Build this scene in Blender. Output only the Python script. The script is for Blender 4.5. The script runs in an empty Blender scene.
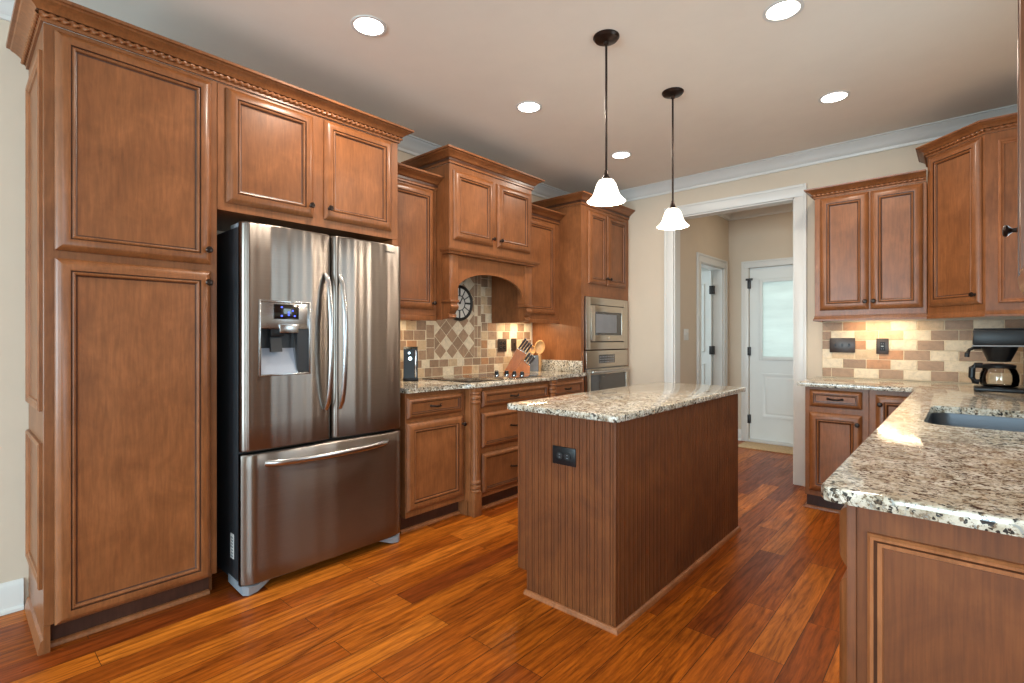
import bpy, bmesh, math, random
from mathutils import Vector, Matrix
random.seed(7)
PI = math.pi
SC = bpy.context.scene
COL = SC.collection

# ------------------------------------------------------------------ camera
cam_d = bpy.data.cameras.new('camera')
cam_d.sensor_fit = 'HORIZONTAL'
cam_d.sensor_width = 36.0
cam_d.lens = 36.0 * 506.657 / 1024.0
cam_d.shift_y = -3.81 / 1024.0
cam_d.clip_start = 0.02
cam = bpy.data.objects.new('camera', cam_d)
COL.objects.link(cam)
cam.location = (0, 0, 1.23)
cam.rotation_euler = (PI / 2, 0, math.radians(41.839))
SC.camera = cam

# ------------------------------------------------------------------ world, exposure
SC.view_settings.view_transform = 'Standard'
SC.view_settings.look = 'None'
SC.view_settings.exposure = 0.60
SC.view_settings.gamma = 1.0
SC.view_settings.use_curve_mapping = False
W = bpy.data.worlds.new('world')
SC.world = W
W.use_nodes = True
bg = W.node_tree.nodes['Background']
bg.inputs['Color'].default_value = (0.80, 0.90, 1.0, 1)
bg.inputs['Strength'].default_value = 1.5


def area(name, loc, size, energy, color=(1, 1, 1), rot=(0, 0, 0), shape='RECTANGLE', spread=PI):
    d = bpy.data.lights.new(name, 'AREA')
    d.shape = shape
    d.size = size[0]
    if shape in ('RECTANGLE', 'ELLIPSE'):
        d.size_y = size[1]
    d.energy = energy
    d.color = color
    d.spread = spread
    o = bpy.data.objects.new(name, d)
    COL.objects.link(o)
    o.location = loc
    o.rotation_euler = rot
    return o


DAY = (0.62, 0.87, 1.0)
WARM = (1.0, 0.88, 0.74)
# daylight through the windows of the open room behind the camera and over the sink
area('daylight_breakfast_window', (-1.9, -3.93, 1.35), (1.5, 1.7), 125, DAY, (PI / 2, 0, 0))
area('daylight_patio_window', (0.9, -3.93, 1.35), (1.5, 1.7), 80, DAY, (PI / 2, 0, 0))
area('daylight_side_window', (2.43, -1.4, 1.35), (2.2, 1.7), 50, DAY, (PI / 2, 0, PI / 2))
area('daylight_sink_window', (0.44, 2.62, 1.62), (0.95, 0.85), 7, DAY, (PI / 2, 0, PI / 2))
area('daylight_side_room', (-3.9, 5.5, 1.5), (0.9, 1.2), 15, (0.80, 0.93, 1.0), (PI / 2, 0, -PI / 2))


# ------------------------------------------------------------------ materials
def lin(c):
    return tuple((x / 12.92 if x <= 0.04045 else ((x + 0.055) / 1.055) ** 2.4) for x in [v / 255.0 for v in c]) + (1.0,)


class NT:
    def __init__(self, name):
        self.m = bpy.data.materials.new(name)
        self.m.use_nodes = True
        self.t = self.m.node_tree
        self.n = self.t.nodes
        self.b = self.n['Principled BSDF']

    def new(self, typ, **kw):
        nd = self.n.new(typ)
        for k, v in kw.items():
            if k in nd.inputs:
                nd.inputs[k].default_value = v
            else:
                setattr(nd, k, v)
        return nd

    def link(self, a, ai, b, bi):
        self.t.links.new(a.outputs[ai], b.inputs[bi])

    def coords(self, scale=(1, 1, 1), kind='Object', rot=(0, 0, 0)):
        tc = self.new('ShaderNodeTexCoord')
        mp = self.new('ShaderNodeMapping')
        mp.inputs['Scale'].default_value = scale
        mp.inputs['Rotation'].default_value = rot
        self.link(tc, kind, mp, 'Vector')
        return mp

    def noise(self, vec, scale, detail=4, rough=0.55, dist=0.0):
        nz = self.new('ShaderNodeTexNoise')
        nz.inputs['Scale'].default_value = scale
        nz.inputs['Detail'].default_value = detail
        nz.inputs['Roughness'].default_value = rough
        nz.inputs['Distortion'].default_value = dist
        if vec is not None:
            self.link(vec, 0, nz, 'Vector')
        return nz

    def ramp(self, src, si, stops, interp='LINEAR'):
        r = self.new('ShaderNodeValToRGB')
        r.color_ramp.interpolation = interp
        e = r.color_ramp.elements
        while len(e) < len(stops):
            e.new(0.5)
        for k, (p, c) in enumerate(stops):
            e[k].position = p
            e[k].color = c if len(c) == 4 else tuple(c) + (1,)
        self.link(src, si, r, 'Fac')
        return r

    def mix(self, a, ai, b, bi, fac=0.5, fsrc=None, blend='MIX'):
        m = self.new('ShaderNodeMix')
        m.data_type = 'RGBA'
        m.blend_type = blend
        m.inputs[0].default_value = fac
        if fsrc:
            self.t.links.new(fsrc[0].outputs[fsrc[1]], m.inputs[0])
        self.setin(m.inputs[6], a, ai)
        self.setin(m.inputs[7], b, bi)
        return m

    def setin(self, sock, a, ai):
        if isinstance(a, (tuple, list)):
            sock.default_value = a
        else:
            self.t.links.new(a.outputs[ai], sock)

    def base(self, a, ai=0):
        self.t.links.new(a.outputs[ai], self.b.inputs['Base Color'])

    def bump(self, src, si, strength=0.2, dist=0.01):
        bp = self.new('ShaderNodeBump')
        bp.inputs['Strength'].default_value = strength
        bp.inputs['Distance'].default_value = dist
        self.link(src, si, bp, 'Height')
        self.link(bp, 0, self.b, 'Normal')
        return bp


def plain(name, rgb, rough=0.5, metal=0.0, spec=0.5, var=0.06, nscale=6.0, coat=0.0):
    """a procedural paint or plastic: a base colour broken up by a faint noise"""
    t = NT(name)
    c = lin(rgb)
    nz = t.noise(t.coords(), nscale)
    lo = tuple(x * (1 - var) for x in c[:3]) + (1,)
    hi = tuple(min(1, x * (1 + var)) for x in c[:3]) + (1,)
    t.base(t.ramp(nz, 0, [(0.3, lo), (0.7, hi)]))
    t.b.inputs['Roughness'].default_value = rough
    t.b.inputs['Metallic'].default_value = metal
    t.b.inputs['Specular IOR Level'].default_value = spec
    t.b.inputs['Coat Weight'].default_value = coat
    t.b.inputs['Coat Roughness'].default_value = 0.15
    return t.m


def wood(name, dark, mid, light, rough=0.36, grain=(16, 16, 1.6), coat=0.12, rand=0.10):
    t = NT(name)
    big = t.noise(t.coords((3.2, 3.2, 2.4)), 2.0, 6, 0.62, 0.6)
    fine = t.noise(t.coords(grain), 5.0, 5, 0.6, 0.4)
    r1 = t.ramp(big, 0, [(0.30, lin(dark)), (0.52, lin(mid)), (0.75, lin(light))])
    r2 = t.ramp(fine, 0, [(0.35, (0.80, 0.80, 0.80, 1)), (0.65, (1.08, 1.08, 1.08, 1))])
    mx = t.mix(r1, 0, r2, 0, 1.0, None, 'MULTIPLY')
    oi = t.new('ShaderNodeObjectInfo')
    rr = t.ramp(oi, 'Random', [(0, (1 - rand,) * 3 + (1,)), (1, (1 + rand,) * 3 + (1,))])
    mx2 = t.mix(mx, 2, rr, 0, 1.0, None, 'MULTIPLY')
    t.base(mx2, 2)
    t.b.inputs['Roughness'].default_value = rough
    t.b.inputs['Coat Weight'].default_value = coat
    t.b.inputs['Coat Roughness'].default_value = 0.22
    t.b.inputs['Specular IOR Level'].default_value = 0.35
    t.bump(fine, 0, 0.04, 0.002)
    return t.m


def metal(name, rgb, rough=0.3, aniso=0.0, rotn=0.25, streak=0.0):
    t = NT(name)
    c = lin(rgb)
    nz = t.noise(t.coords((1.2, 1.2, 260)), 3.0, 3)
    lo = tuple(x * 0.95 for x in c[:3]) + (1,)
    hi = tuple(min(1, x * 1.05) for x in c[:3]) + (1,)
    t.base(t.ramp(nz, 0, [(0.35, lo), (0.65, hi)]))
    t.b.inputs['Metallic'].default_value = 1.0
    t.b.inputs['Roughness'].default_value = rough
    if aniso:
        t.b.inputs['Anisotropic'].default_value = aniso
        t.b.inputs['Anisotropic Rotation'].default_value = rotn
        tg = t.new('ShaderNodeTangent')
        tg.direction_type = 'RADIAL'
        tg.axis = 'Z'
        t.link(tg, 0, t.b, 'Tangent')
    return t.m


def emit(name, rgb, strength):
    t = NT(name)
    t.base(t.ramp(t.noise(t.coords(), 3.0), 0, [(0, lin(rgb)), (1, lin(rgb))]))
    t.b.inputs['Emission Color'].default_value = lin(rgb)
    t.b.inputs['Emission Strength'].default_value = strength
    return t.m


def granite():
    t = NT('granite')
    co = t.coords()
    n1 = t.noise(co, 26, 5, 0.62, 0.7)
    base = t.ramp(n1, 0, [(0.30, lin((122, 110, 94))), (0.42, lin((180, 171, 154))), (0.55, lin((214, 208, 194))), (0.72, lin((226, 223, 214)))])
    n0 = t.noise(t.coords((1, 1, 1)), 5.0, 4, 0.6, 1.0)
    f0 = t.ramp(n0, 0, [(0.45, (0, 0, 0, 1)), (0.7, (0.75, 0.75, 0.75, 1))])
    m0 = t.mix(base, 0, lin((172, 155, 128)), 0, 0.5, (f0, 0))
    n2 = t.noise(co, 95, 4, 0.65, 0.2)
    f2 = t.ramp(n2, 0, [(0.54, (0, 0, 0, 1)), (0.60, (1, 1, 1, 1))])
    m1 = t.mix(m0, 2, lin((116, 98, 78)), 0, 0.5, (f2, 0))
    n4 = t.noise(co, 60, 3, 0.6, 0.8)
    f4 = t.ramp(n4, 0, [(0.58, (0, 0, 0, 1)), (0.65, (1, 1, 1, 1))])
    m3 = t.mix(m1, 2, lin((146, 146, 140)), 0, 0.5, (f4, 0))
    v = t.new('ShaderNodeTexVoronoi')
    v.inputs['Scale'].default_value = 135
    t.link(co, 0, v, 'Vector')
    n3 = t.noise(co, 34, 4, 0.7, 0.5)
    sp = t.new('ShaderNodeSeparateColor')
    t.link(v, 'Color', sp, 0)
    mth = t.new('ShaderNodeMath', operation='MULTIPLY')
    t.link(sp, 0, mth, 0)
    t.link(n3, 0, mth, 1)
    f3 = t.ramp(mth, 0, [(0.40, (0, 0, 0, 1)), (0.44, (1, 1, 1, 1))])
    m2 = t.mix(m3, 2, lin((46, 44, 42)), 0, 0.5, (f3, 0))
    n5 = t.noise(t.coords((1, 1, 1)), 3.6, 8, 0.7, 2.2)
    f5 = t.ramp(n5, 0, [(0.480, (0, 0, 0, 1)), (0.498, (0.8, 0.8, 0.8, 1)), (0.502, (0.8, 0.8, 0.8, 1)), (0.520, (0, 0, 0, 1))])
    m4 = t.mix(m2, 2, lin((104, 88, 70)), 0, 0.5, (f5, 0))
    t.base(m4, 2)
    t.b.inputs['Roughness'].default_value = 0.08
    t.b.inputs['Coat Weight'].default_value = 0.0
    t.b.inputs['Coat Roughness'].default_value = 0.05
    return t.m


def floor_mat():
    t = NT('hickory_floor')
    co = t.coords((1, 1, 1), 'Object', (0, 0, PI / 2))
    br = t.new('ShaderNodeTexBrick')
    br.offset = 0.37
    br.offset_frequency = 2
    for k, v in {'Scale': 1.0, 'Mortar Size': 0.0012, 'Mortar Smooth': 0.1, 'Bias': 0.0, 'Brick Width': 1.05, 'Row Height': 0.127,
                 'Color1': (0, 0, 0, 1), 'Color2': (1, 1, 1, 1), 'Mortar': (0, 0, 0, 1)}.items():
        br.inputs[k].default_value = v
    t.link(co, 0, br, 'Vector')
    # per-plank shift of the grain
    tc = t.new('ShaderNodeTexCoord')
    sc = t.new('ShaderNodeVectorMath', operation='SCALE')
    t.link(br, 'Color', sc, 0)
    sc.inputs['Scale'].default_value = 37.0
    ad = t.new('ShaderNodeVectorMath', operation='ADD')
    t.link(tc, 'Object', ad, 0)
    t.link(sc, 0, ad, 1)
    mp = t.new('ShaderNodeMapping')
    mp.inputs['Scale'].default_value = (5.5, 0.75, 1)
    t.link(ad, 0, mp, 'Vector')
    g1 = t.noise(mp, 2.2, 8, 0.68, 1.9)
    mp2 = t.new('ShaderNodeMapping')
    mp2.inputs['Scale'].default_value = (38, 2.2, 1)
    t.link(ad, 0, mp2, 'Vector')
    g2 = t.noise(mp2, 3.0, 5, 0.65, 0.6)
    mp3 = t.new('ShaderNodeMapping')
    mp3.inputs['Scale'].default_value = (1.0, 0.10, 1)
    t.link(ad, 0, mp3, 'Vector')
    wv = t.new('ShaderNodeTexWave')
    wv.bands_direction = 'X'
    for k, v in {'Scale': 9.0, 'Distortion': 9.0, 'Detail': 3.0, 'Detail Scale': 1.6, 'Detail Roughness': 0.6}.items():
        wv.inputs[k].default_value = v
    t.link(mp3, 0, wv, 'Vector')
    rings_ = t.ramp(wv, 'Fac', [(0.05, (0.60, 0.52, 0.46, 1)), (0.35, (1.02, 1.0, 0.98, 1)), (1.0, (1.10, 1.08, 1.05, 1))])
    plank = t.ramp(br, 'Color', [(0.0, lin((118, 54, 18))), (0.3, lin((142, 72, 18))), (0.65, lin((160, 84, 20))), (1.0, lin((182, 106, 34)))])
    grain = t.ramp(g1, 0, [(0.30, (0.40, 0.32, 0.26, 1)), (0.43, (0.82, 0.78, 0.74, 1)), (0.55, (1.05, 1.03, 1.0, 1)), (0.72, (1.35, 1.33, 1.25, 1))])
    m1 = t.mix(plank, 0, grain, 0, 1.0, None, 'MULTIPLY')
    fine = t.ramp(g2, 0, [(0.36, (0.60, 0.54, 0.50, 1)), (0.55, (1.08, 1.08, 1.08, 1))])
    m2 = t.mix(m1, 2, fine, 0, 0.8, None, 'MULTIPLY')
    m2 = t.mix(m2, 2, rings_, 0, 0.6, None, 'MULTIPLY')
    m3 = t.mix(m2, 2, lin((48, 22, 10)), 0, 0.5, (br, 'Fac'))
    t.base(m3, 2)
    rr = t.ramp(g1, 0, [(0.3, (0.38, 0.38, 0.38, 1)), (0.7, (0.27, 0.27, 0.27, 1))])
    t.link(rr, 0, t.b, 'Roughness')
    t.b.inputs['Specular IOR Level'].default_value = 0.15
    big = t.noise(mp, 1.1, 2, 0.5, 0.5)
    ma = t.new('ShaderNodeMath', operation='SUBTRACT')
    t.link(big, 0, ma, 0)
    t.link(br, 'Fac', ma, 1)
    t.bump(ma, 0, 0.25, 0.006)
    return t.m


def glass(name, rgb=(255, 255, 255), rough=0.02):
    """clear thin glass: mostly see-through with a sharp sheen"""
    t = NT(name)
    c = t.ramp(t.noise(t.coords(), 2.0), 0, [(0, lin(rgb)), (1, lin(rgb))])
    tr = t.new('ShaderNodeBsdfTransparent')
    t.link(c, 0, tr, 'Color')
    gl = t.new('ShaderNodeBsdfGlossy')
    gl.inputs['Roughness'].default_value = rough
    fr = t.new('ShaderNodeFresnel')
    fr.inputs['IOR'].default_value = 1.5
    mx = t.new('ShaderNodeMixShader')
    t.link(fr, 0, mx, 0)
    t.link(tr, 0, mx, 1)
    t.link(gl, 0, mx, 2)
    t.link(mx, 0, t.n['Material Output'], 'Surface')
    return t.m


def frosted(name, rgb):
    t = NT(name)
    c = t.ramp(t.noise(t.coords((1, 1, 5)), 2.0), 0, [(0.3, lin(tuple(v * 0.94 for v in rgb))), (0.7, lin(rgb))])
    tr = t.new('ShaderNodeBsdfTranslucent')
    t.link(c, 0, tr, 'Color')
    df = t.new('ShaderNodeBsdfPrincipled')
    t.link(c, 0, df, 'Base Color')
    df.inputs['Roughness'].default_value = 0.08
    mx = t.new('ShaderNodeMixShader')
    mx.inputs[0].default_value = 0.45
    t.link(tr, 0, mx, 1)
    t.link(df, 0, mx, 2)
    t.link(mx, 0, t.n['Material Output'], 'Surface')
    return t.m


M = {}
M['maple'] = wood('stained_maple', (116, 69, 38), (132, 81, 46), (146, 91, 54))
M['glaze'] = wood('dark_glaze', (64, 35, 21), (74, 42, 26), (84, 50, 31), rand=0.03)
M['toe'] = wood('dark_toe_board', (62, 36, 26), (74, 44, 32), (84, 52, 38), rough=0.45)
M['bead'] = wood('beadboard_stain', (92, 48, 19), (107, 57, 23), (120, 67, 29), rough=0.55, grain=(30, 30, 1.1), coat=0.0)
M['groove'] = wood('beadboard_groove_stain', (70, 36, 17), (80, 43, 20), (90, 50, 25), rough=0.55, grain=(30, 30, 1.1), coat=0.0)
M['shoe'] = wood('shoe_molding_wood', (126, 76, 44), (146, 90, 54), (162, 104, 66), rough=0.35)
M['granite'] = granite()
M['floor'] = floor_mat()
M['wall'] = plain('cream_wall_paint', (202, 187, 168), 0.7, spec=0.3, var=0.015)
M['ceil'] = plain('taupe_ceiling_paint', (232, 224, 212), 0.8, spec=0.2, var=0.015)
M['trim'] = plain('white_trim_paint', (210, 209, 205), 0.35, var=0.012)
M['doorwhite'] = plain('white_door_paint', (218, 222, 220), 0.4, var=0.012)
M['steel'] = metal('brushed_stainless', (134, 126, 119), 0.30, 0.95)
M['steel3'] = metal('warm_stainless', (196, 188, 176), 0.30, 0.6)
M['steel2'] = metal('satin_stainless', (176, 176, 176), 0.24)
M['sinksteel'] = metal('sink_steel', (112, 116, 122), 0.34)
M['chrome'] = metal('chrome', (215, 215, 215), 0.08)
M['black'] = plain('black_plastic', (20, 20, 22), 0.35, spec=0.3)
M['blackglass'] = plain('black_ceramic_glass', (12, 12, 13), 0.05, coat=0.6)
M['ovenglass'] = plain('dark_oven_glass', (60, 60, 60), 0.06, coat=0.5)
M['gasket'] = plain('dark_gasket', (18, 18, 20), 0.6)
M['fridgeside'] = plain('charcoal_fridge_side', (34, 35, 38), 0.45)
M['greyplastic'] = plain('grey_plastic', (128, 132, 138), 0.4)
M['cavity'] = plain('pale_grey_dispenser', (150, 156, 168), 0.35)
M['bronze'] = plain('oil_rubbed_bronze', (48, 36, 30), 0.3, metal=0.7, var=0.2, nscale=20)
M['brownplate'] = plain('brown_cover_plate', (52, 40, 34), 0.35)
M['blue_led'] = emit('blue_display', (70, 90, 255), 1.4)
M['shade'] = emit('lit_alabaster_glass', (255, 240, 220), 3.2)
M['lens'] = emit('lit_downlight_lens', (255, 248, 236), 9.0)
M['strip'] = emit('lit_under_cabinet_strip', (255, 226, 180), 3.0)
M['mat'] = plain('tan_door_mat', (182, 154, 116), 0.9, var=0.2, nscale=60)
M['pane'] = frosted('pale_green_pane', (238, 246, 240))
M['carafe'] = glass('carafe_glass', (252, 250, 246))
M['blockwood'] = wood('knife_block_beech', (150, 80, 30), (174, 98, 40), (190, 114, 52), grain=(10, 10, 3))
M['spoonwood'] = wood('pale_spoon_wood', (186, 140, 90), (206, 162, 110), (220, 182, 132))
M['crock'] = plain('blue_grey_glazed_crock', (110, 118, 128), 0.25, var=0.15, nscale=14)
M['handle'] = plain('dark_knife_handle', (40, 26, 24), 0.35)
M['clockface'] = plain('pale_clock_face', (206, 202, 194), 0.5, var=0.05)
M['iron'] = plain('black_iron', (26, 22, 20), 0.45)
M['grout'] = plain('pale_grout', (222, 206, 178), 0.85, var=0.08, nscale=40)


def tile(name, rgb, var=0.16):
    t = NT(name)
    n1 = t.noise(t.coords(), 26, 6, 0.7, 0.6)
    c = lin(rgb)
    t.base(t.ramp(n1, 0, [(0.3, tuple(x * (1 - var * 1.6) for x in c[:3]) + (1,)), (0.5, c), (0.72, tuple(min(1, x * (1 + var)) for x in c[:3]) + (1,))]))
    t.b.inputs['Roughness'].default_value = 0.5
    t.bump(n1, 0, 0.25, 0.003)
    return t.m


TILES = [M['grout'], tile('travertine_cream', (216, 199, 172)), tile('travertine_sand', (196, 168, 134)), tile('travertine_noce', (146, 118, 94)),
         tile('travertine_brown', (160, 130, 104)), tile('travertine_rust', (176, 128, 90))]


# ------------------------------------------------------------------ mesh builder
class MB:
    def __init__(self):
        self.bm = bmesh.new()

    def face(self, vs, m=0):
        try:
            f = self.bm.faces.new(vs)
            f.material_index = m
            return f
        except ValueError:
            return None

    def box(self, x0, y0, z0, x1, y1, z1, m=0, bev=0.0, seg=2):
        if x1 < x0: x0, x1 = x1, x0
        if y1 < y0: y0, y1 = y1, y0
        if z1 < z0: z0, z1 = z1, z0
        v = [self.bm.verts.new((x, y, z)) for z in (z0, z1) for x, y in ((x0, y0), (x1, y0), (x1, y1), (x0, y1))]
        fs = [(3, 2, 1, 0), (4, 5, 6, 7), (0, 1, 5, 4), (1, 2, 6, 5), (2, 3, 7, 6), (3, 0, 4, 7)]
        faces = [self.face([v[i] for i in f], m) for f in fs]
        if bev > 0:
            es = list({e for f in faces for e in f.edges})
            r = bmesh.ops.bevel(self.bm, geom=es, offset=bev, segments=seg, profile=0.5, affect='EDGES', clamp_overlap=True)
            for f in r['faces']:
                f.material_index = m
        return self

    def prism(self, pts, a0, a1, axis='y', m=0):
        """a polygon of (u, w) extruded along one axis; axis y: (x, z), axis x: (y, z), axis z: (x, y)"""
        def P(u, w, a):
            return {'y': (u, a, w), 'x': (a, u, w), 'z': (u, w, a)}[axis]
        A = [self.bm.verts.new(P(u, w, a0)) for u, w in pts]
        B = [self.bm.verts.new(P(u, w, a1)) for u, w in pts]
        n = len(pts)
        self.face(A, m)
        self.face(B[::-1], m)
        for i in range(n):
            self.face([A[i], B[i], B[(i + 1) % n], A[(i + 1) % n]], m)
        return self

    def lathe(self, prof, cx=0, cy=0, cz=0, seg=24, m=0, axis='z', cap=True):
        rings = []
        for r, h in prof:
            ring = []
            for k in range(seg):
                a = 2 * PI * k / seg
                c, s = r * math.cos(a), r * math.sin(a)
                p = {'z': (c, s, h), 'y': (c, h, s), 'x': (h, c, s)}[axis]
                ring.append(self.bm.verts.new((cx + p[0], cy + p[1], cz + p[2])))
            rings.append(ring)
        for a, b in zip(rings, rings[1:]):
            for k in range(seg):
                self.face([a[k], a[(k + 1) % seg], b[(k + 1) % seg], b[k]], m)
        if cap:
            self.face(rings[0][::-1], m)
            self.face(rings[-1], m)
        return self

    def tube(self, pts, r, seg=10, m=0, rw=None, up=(0, 0, 1), closed=False):
        """a bar along a path; rw makes it a flat oval (r along the side, rw along up)"""
        pts = [Vector(p) for p in pts]
        n = len(pts)
        rings = []
        for i, p in enumerate(pts):
            if closed:
                d = pts[(i + 1) % n] - pts[i - 1]
            else:
                d = pts[min(i + 1, n - 1)] - pts[max(i - 1, 0)]
            d.normalize()
            u = Vector(up)
            if abs(d.dot(u)) > 0.95:
                u = Vector((1, 0, 0))
            s = d.cross(u).normalized()
            u = s.cross(d).normalized()
            rr = r[i] if isinstance(r, (list, tuple)) else r
            ru = rr if rw is None else rw
            rings.append([self.bm.verts.new(p + s * rr * math.cos(2 * PI * k / seg) + u * ru * math.sin(2 * PI * k / seg)) for k in range(seg)])
        prs = list(zip(rings, rings[1:])) + ([(rings[-1], rings[0])] if closed else [])
        for a, b in prs:
            for k in range(seg):
                self.face([a[k], a[(k + 1) % seg], b[(k + 1) % seg], b[k]], m)
        if not closed:
            self.face(rings[0][::-1], m)
            self.face(rings[-1], m)
        return self

    def rope(self, p0, p1, r=0.007, pitch=0.028, m=0, step=0.0035, seg=10):
        p0, p1 = Vector(p0), Vector(p1)
        L = (p1 - p0).length
        n = max(2, int(L / step))
        d = (p1 - p0) / L
        s = d.cross(Vector((0, 0, 1))).normalized()
        u = s.cross(d)
        prev = None
        for i in range(n + 1):
            q = p0 + d * (L * i / n)
            ring = []
            for k in range(seg):
                a = 2 * PI * k / seg
                rr = r * (1 + 0.36 * math.cos(2 * (a - 2 * PI * L * i / n / pitch / 2)))
                ring.append(self.bm.verts.new(q + s * rr * math.cos(a) + u * rr * math.sin(a)))
            if prev:
                for k in range(seg):
                    self.face([prev[k], prev[(k + 1) % seg], ring[(k + 1) % seg], ring[k]], m)
            prev = ring
        return self

    def sweep(self, prof, path, z=0.0, m=0, closed=False, pm=None):
        """a profile of (out, up) swept along a plan path of (x, y); out is to the RIGHT of travel, corners mitred"""
        P = [Vector((x, y)) for x, y in path]
        n = len(P)
        rings = []
        for i in range(n):
            def nrm(a, b):
                d = (b - a).normalized()
                return Vector((d.y, -d.x))
            if closed:
                n0, n1 = nrm(P[i - 1], P[i]), nrm(P[i], P[(i + 1) % n])
            else:
                n1 = nrm(P[i], P[i + 1]) if i < n - 1 else nrm(P[i - 1], P[i])
                n0 = nrm(P[i - 1], P[i]) if i > 0 else n1
            b = (n0 + n1)
            b = b / max(1e-6, b.dot(n1))
            rings.append([self.bm.verts.new((P[i].x + b.x * o, P[i].y + b.y * o, z + h)) for o, h in prof])
        k = len(prof)
        prs = list(zip(rings, rings[1:])) + ([(rings[-1], rings[0])] if closed else [])
        for a, b in prs:
            for j in range(k):
                mm = pm.get(j, m) if pm else m
                self.face([a[j], a[(j + 1) % k], b[(j + 1) % k], b[j]], mm)
        if not closed:
            self.face(rings[0], m)
            self.face(rings[-1][::-1], m)
        return self

    def rings(self, x0, z0, x1, z1, prof, yb=0.0, mats=None, back=True):
        """concentric mitred rectangles facing -Y: prof is a list of (inset, rise), mats the index of each band"""
        R = []
        for ins, h in prof:
            R.append([self.bm.verts.new((x, yb - h, z)) for x, z in ((x0 + ins, z0 + ins), (x1 - ins, z0 + ins), (x1 - ins, z1 - ins), (x0 + ins, z1 - ins))])
        for j, (a, b) in enumerate(zip(R, R[1:])):
            mm = mats.get(j, 0) if mats else 0
            for k in range(4):
                self.face([a[k], a[(k + 1) % 4], b[(k + 1) % 4], b[k]], mm)
        return R

    def build(self, name, mats, parent=None, loc=None, rot=None, angle=35, recalc=True):
        if recalc:
            bmesh.ops.recalc_face_normals(self.bm, faces=self.bm.faces[:])
        me = bpy.data.meshes.new(name)
        self.bm.to_mesh(me)
        self.bm.free()
        for mt in (mats if isinstance(mats, (list, tuple)) else [mats]):
            me.materials.append(mt)
        me.shade_smooth()
        me.set_sharp_from_angle(angle=math.radians(angle))
        o = bpy.data.objects.new(name, me)
        COL.objects.link(o)
        if parent:
            o.parent = parent
        if loc:
            o.location = loc
        if rot:
            o.rotation_euler = rot
        return o


def thing(name, label, cat, loc=(0, 0, 0), rz=0.0, group=None):
    o = bpy.data.objects.new(name, None)
    o.empty_display_size = 0.1
    COL.objects.link(o)
    o.location = loc
    o.rotation_euler = (0, 0, rz)
    return tag(o, label, cat, group)


def tag(o, label, cat, group=None):
    o['label'] = label
    o['category'] = cat
    if group:
        o['group'] = group
    return o


def struct(o):
    o['kind'] = 'structure'
    return o


# ------------------------------------------------------------------ the room
XL, XR, YF, ZC = -3.20, 0.42, 4.75, 2.755
YB, XB = -4.0, 2.5
HX0, HX1, HY = -2.148, -0.90, 6.35
OP0, OP1, OPZ = -2.126, -1.069, 2.405

struct(MB().box(-4.2, YB - 0.1, -0.05, XB + 0.1, HY + 0.12, 0.0).build('floor', M['floor']))
struct(MB().box(-4.2, YB - 0.1, ZC, XB + 0.1, HY + 0.12, ZC + 0.08).build('ceiling', M['ceil']))
struct(MB().box(XL - 0.1, YB, 0, XL, YF, ZC).build('wall_left', M['wall']))
b = MB()
b.box(XL - 0.1, YF, 0, OP0, YF + 0.12, ZC)
b.box(OP1, YF, 0, XR + 0.1, YF + 0.12, ZC)
b.box(OP0, YF, OPZ, OP1, YF + 0.12, ZC)
struct(b.build('wall_far', M['wall']))
WY0, WY1, WZ0, WZ1 = 2.12, 3.12, 1.17, 2.07
b = MB()
b.box(XR, 1.0, 0, XR + 0.1, WY0, ZC)
b.box(XR, WY1, 0, XR + 0.1, YF, ZC)
b.box(XR, WY0, 0, XR + 0.1, WY1, WZ0)
b.box(XR, WY0, WZ1, XR + 0.1, WY1, ZC)
b.box(XR + 0.1, 1.0, 0, XB, 1.1, ZC)
struct(b.build('wall_right', M['wall']))
# the open room behind the camera, with its windows
b = MB()
z0, z1 = 0.5, 2.2
b.box(XL - 0.1, YB - 0.1, 0, -2.65, YB, ZC)
b.box(-1.15, YB - 0.1, 0, 0.15, YB, ZC)
b.box(1.65, YB - 0.1, 0, XB + 0.1, YB, ZC)
for xa, xb in ((-2.65, -1.15), (0.15, 1.65)):
    b.box(xa, YB - 0.1, 0, xb, YB, z0)
    b.box(xa, YB - 0.1, z1, xb, YB, ZC)
struct(b.build('wall_back', M['wall']))
b = MB()
b.box(XB, YB, 0, XB + 0.1, -2.5, ZC)
b.box(XB, -0.3, 0, XB + 0.1, 1.1, ZC)
b.box(XB, -2.5, 0, XB + 0.1, -0.3, z0)
b.box(XB, -2.5, z1, XB + 0.1, -0.3, ZC)
struct(b.build('wall_side', M['wall']))


def window_frame(n, x0, x1, plane, axis, za, zb):
    b = MB()
    w = 0.05
    def bx(u0, q0, u1, q1):
        if axis == 'y':
            b.box(u0, plane - 0.04, q0, u1, plane + 0.02, q1, 0, 0.004)
        else:
            b.box(plane - 0.02, u0, q0, plane + 0.04, u1, q1, 0, 0.004)
    bx(x0 - w, za - w, x0 + w, zb + w)
    bx(x1 - w, za - w, x1 + w, zb + w)
    bx(x0, zb - w, x1, zb + w)
    bx(x0, za - w, x1, za + w)
    bx(x0, (za + zb) / 2 - 0.02, x1, (za + zb) / 2 + 0.02)
    bx((x0 + x1) / 2 - 0.02, za, (x0 + x1) / 2 + 0.02, zb)
    return struct(b.build('window_%d' % n, M['trim']))


window_frame(1, -2.65, -1.15, YB - 0.03, 'y', z0, z1)
window_frame(2, 0.15, 1.65, YB - 0.03, 'y', z0, z1)
window_frame(3, -2.5, -0.3, XB + 0.03, 'x', z0, z1)
window_frame(4, WY0, WY1, XR + 0.06, 'x', WZ0, WZ1)

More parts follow.
